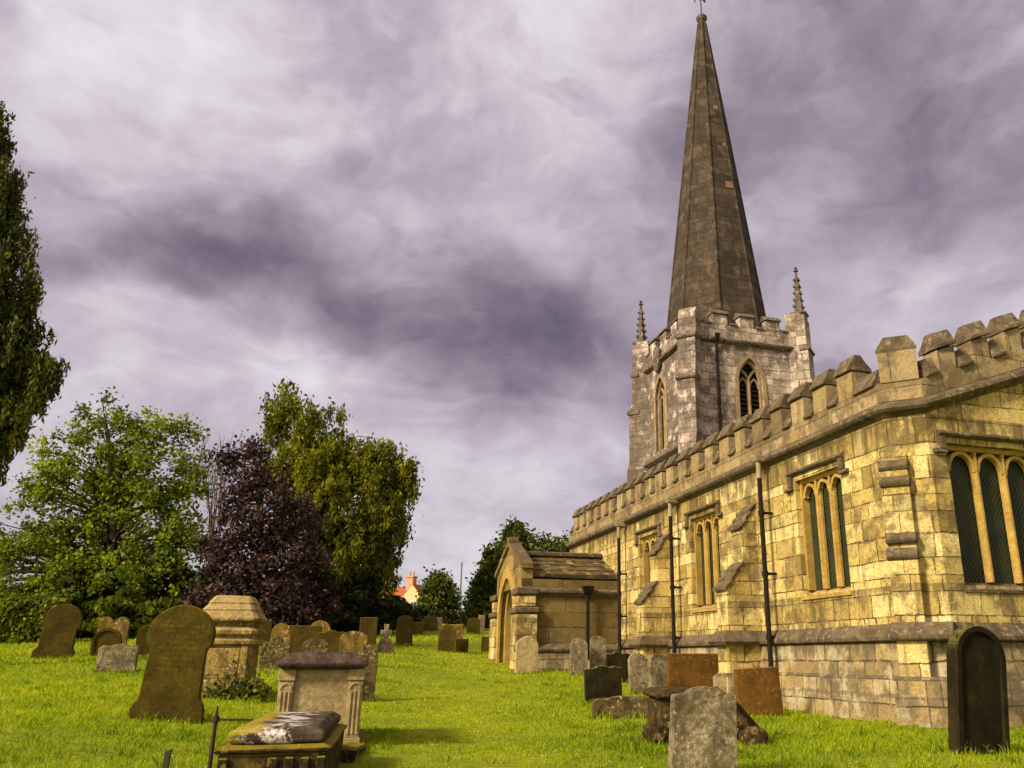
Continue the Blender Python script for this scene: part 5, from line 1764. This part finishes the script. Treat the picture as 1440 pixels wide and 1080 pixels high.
for x in (0.25, 1.05):
    wf.box(x - 0.36, x - 0.30, -0.06, 0.02, e0 + 1.45, e0 + 2.35)
    wf.box(x + 0.30, x + 0.36, -0.06, 0.02, e0 + 1.45, e0 + 2.35)
    wf.box(x - 0.30, x + 0.30, -0.06, 0.02, e0 + 1.45, e0 + 1.53)
    wf.box(x - 0.30, x + 0.30, -0.06, 0.02, e0 + 2.27, e0 + 2.35)
    wf.box(x - 0.03, x + 0.03, -0.06, 0.02, e0 + 1.53, e0 + 2.27)
wo = wf.build('window', plain('white_frame', (0.75, 0.72, 0.65), 0.6), hs)
mb = MB()
mb.box(-0.04, 1.34, -0.02, 0.0, e0 + 1.5, e0 + 2.30)
mb.build('pane', plain('house_glass', (0.03, 0.045, 0.04), 0.2, 0.5, 0.2), wo)
mb = MB()
mb.box(-1.9, 1.9, -1.2, -0.05, -0.5, e0 - 0.25)
mb.ext([(-1.25, e0 - 0.25), (-0.04, e0 - 0.25), (-0.04, e0 + 0.25)], lambda a, z, d: (d, a, z), -2.0, 2.0)
mb.build('lean_to_roof', plain('orange_tile_low', (0.36, 0.13, 0.05), 0.9, 0.1, 0.5, 6), hs)

# ivy and weeds at the foot of the pedestal tomb
b = ground_at(322, 984)
t = thing('ivy_clump', 'clump of ivy and weeds growing against the foot of the pedestal tomb', 'plant', b)
n = 900
Pn = np.stack([rng.normal(0, 0.26, n), rng.normal(0.12, 0.12, n), np.abs(rng.normal(0, 0.17, n))], 1)
leaves('foliage', Pn, 0.065, L['weed'], np.clip(rng.normal(0.45, 0.25, n), 0, 1), t, elong=1.3)
mb = MB()
for j in range(9):
    limb(mb, (random.uniform(-0.3, 0.3), 0.12, -0.02), (random.uniform(-0.45, 0.45), random.uniform(0, 0.2), random.uniform(0.15, 0.42)), 0.008, 0.003)
mb.build('stem', M['bark'], t)


# ------------------------------------------------------------------ grass
def make_grass():
    P, H, W = [], [], []
    for (y0, y1, n, h, w) in ((5.0, 9, 60000, 0.046, 0.0065), (9, 14, 85000, 0.052, 0.0095), (14, 22, 90000, 0.062, 0.016), (22, 34, 60000, 0.085, 0.030), (34, 48, 30000, 0.10, 0.055)):
        Yv = rng.uniform(y0 ** 0.5, y1 ** 0.5, n) ** 2
        X = rng.uniform(-0.80, 0.62, n) * Yv
        P.append(np.stack([X, Yv], 1))
        H.append(h * rng.uniform(0.45, 1.3, n))
        W.append(w * rng.uniform(0.7, 1.3, n))
    P = np.concatenate(P)
    H = np.concatenate(H)
    W = np.concatenate(W)
    # keep the blades out of the church
    ca, sa = math.cos(YAW), math.sin(YAW)
    dx_, dy_ = P[:, 0] - C0.x, P[:, 1] - C0.y
    lx, ly = dx_ * ca + dy_ * sa, -dx_ * sa + dy_ * ca
    ok = ~((lx > -0.12) & (ly > EY - 0.12) & (lx + ly > EY + CH - 0.2))
    ok &= ~((lx > -3.0) & (ly > 12.0) & (ly < 15.6))
    P, H, W = P[ok], H[ok], W[ok]
    # longer tufts where the mower cannot reach, round the feet of the stones, and a scatter of coarse clumps
    EP, EH, EW_, ET = [], [], [], []
    for (fx, fy, fw, ft, fr) in FEET + [(-2.33, 7.4, 0.9, 1.9, R(13)), (-2.82, 10.0, 0.95, 1.75, R(15)), (-6.3, 15.1, 1.2, 1.2, YAW), (0.75, 9.4, 1.1, 0.8, YAW)]:
        k = int(210 * (fw + ft))
        per = rng.uniform(0, 1, k) * 2 * (fw + ft)
        u_ = np.where(per < fw, per - fw / 2, np.where(per < 2 * fw, per - 1.5 * fw, np.where(per < 2 * fw + ft, fw / 2, -fw / 2)))
        v_ = np.where(per < fw, -ft / 2, np.where(per < 2 * fw, ft / 2, np.where(per < 2 * fw + ft, per - 2 * fw - ft / 2, per - 2 * fw - 1.5 * ft)))
        u_ = u_ + rng.normal(0, 0.035, k)
        v_ = v_ + rng.normal(0, 0.035, k)
        EP.append(np.stack([fx + u_ * math.cos(fr) - v_ * math.sin(fr), fy + u_ * math.sin(fr) + v_ * math.cos(fr)], 1))
        EH.append(rng.uniform(0.05, 0.15, k))
        EW_.append(np.full(k, 0.0011 * max(7, fy)))
    for i in range(420):
        yy = rng.uniform(6 ** 0.5, 26 ** 0.5) ** 2
        xx = rng.uniform(-0.75, 0.5) * yy
        k = rng.integers(14, 40)
        EP.append(np.stack([xx + rng.normal(0, 0.06, k), yy + rng.normal(0, 0.06, k)], 1))
        EH.append(rng.uniform(0.05, 0.12, k))
        EW_.append(np.full(k, 0.0013 * max(7, yy)))
    P = np.concatenate([P] + EP)
    H = np.concatenate([H] + EH)
    W = np.concatenate([W] + EW_)
    extra = sum(len(q) for q in EP)
    n = len(P)
    z = gz(P[:, 0], P[:, 1]) + bumpy(P[:, 0], P[:, 1])
    patch = np.sin(P[:, 0] * 2.3 + np.sin(P[:, 1] * 1.1) * 2) * np.sin(P[:, 1] * 1.9 + np.cos(P[:, 0]) * 1.5)
    fine = np.sin(P[:, 0] * 9.1 + P[:, 1] * 3.0) * np.sin(P[:, 1] * 7.7 - P[:, 0] * 4.0)
    H = H * (1 + 0.35 * patch * fine + 0.25 * fine)
    strip = np.exp(-((P[:, 0] + 0.1 + 0.15 * P[:, 1]) / (1.0 + 0.05 * P[:, 1])) ** 2)
    H = H * (1 - 0.45 * strip)
    B = np.stack([P[:, 0], P[:, 1], z - 0.01], 1)
    a = rng.uniform(0, 2 * math.pi, n)
    s = np.stack([np.cos(a), np.sin(a), np.zeros(n)], 1) * W[:, None] * 0.5
    a2 = rng.uniform(0, 2 * math.pi, n)
    ln = rng.uniform(0.1, 0.9, n) * H
    tip = B + np.stack([np.cos(a2) * ln, np.sin(a2) * ln, H], 1)
    mid = B + np.stack([np.cos(a2) * ln * 0.35, np.sin(a2) * ln * 0.35, H * 0.62], 1)
    V = np.stack([B - s, B + s, mid + s * 0.75, tip, mid - s * 0.75], 1).reshape(-1, 3)
    F = np.arange(n * 5).reshape(n, 5)
    low = np.sin(P[:, 0] * 0.55 + 1.0 + np.sin(P[:, 1] * 0.3)) * np.sin(P[:, 1] * 0.42 + np.sin(P[:, 0] * 0.5) * 1.6)
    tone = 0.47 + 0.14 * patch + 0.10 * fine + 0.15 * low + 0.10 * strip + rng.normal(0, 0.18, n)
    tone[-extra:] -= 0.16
    tone = np.clip(tone, 0, 1)
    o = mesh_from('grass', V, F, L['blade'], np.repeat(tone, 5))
    tag(o, 'rough mown bright green churchyard grass', 'grass', kind='stuff')
    # daisies
    m_ = 170
    Yv = rng.uniform(6.5, 20, m_)
    X = rng.uniform(-0.72, 0.45, m_) * Yv
    cl = rng.uniform(size=m_) < 0.6
    Zv = gz(X, Yv) + bumpy(X, Yv) + 0.07
    Vs, Fs = [], []
    for x, y, zz in zip(X, Yv, Zv):
        r = random.uniform(0.007, 0.013)
        b0 = len(Vs)
        Vs += [(x + r * math.cos(k * math.pi / 3), y + r * math.sin(k * math.pi / 3), zz + random.uniform(0, 0.006)) for k in range(6)]
        Fs.append([b0 + k for k in range(6)])
    o = mesh_from('daisies', np.array(Vs), np.array(Fs), plain('daisy_white', (0.75, 0.73, 0.6), 0.8), np.zeros(len(Vs)))
    tag(o, 'scattered small white daisies in the grass', 'flowers', kind='stuff')


make_grass()
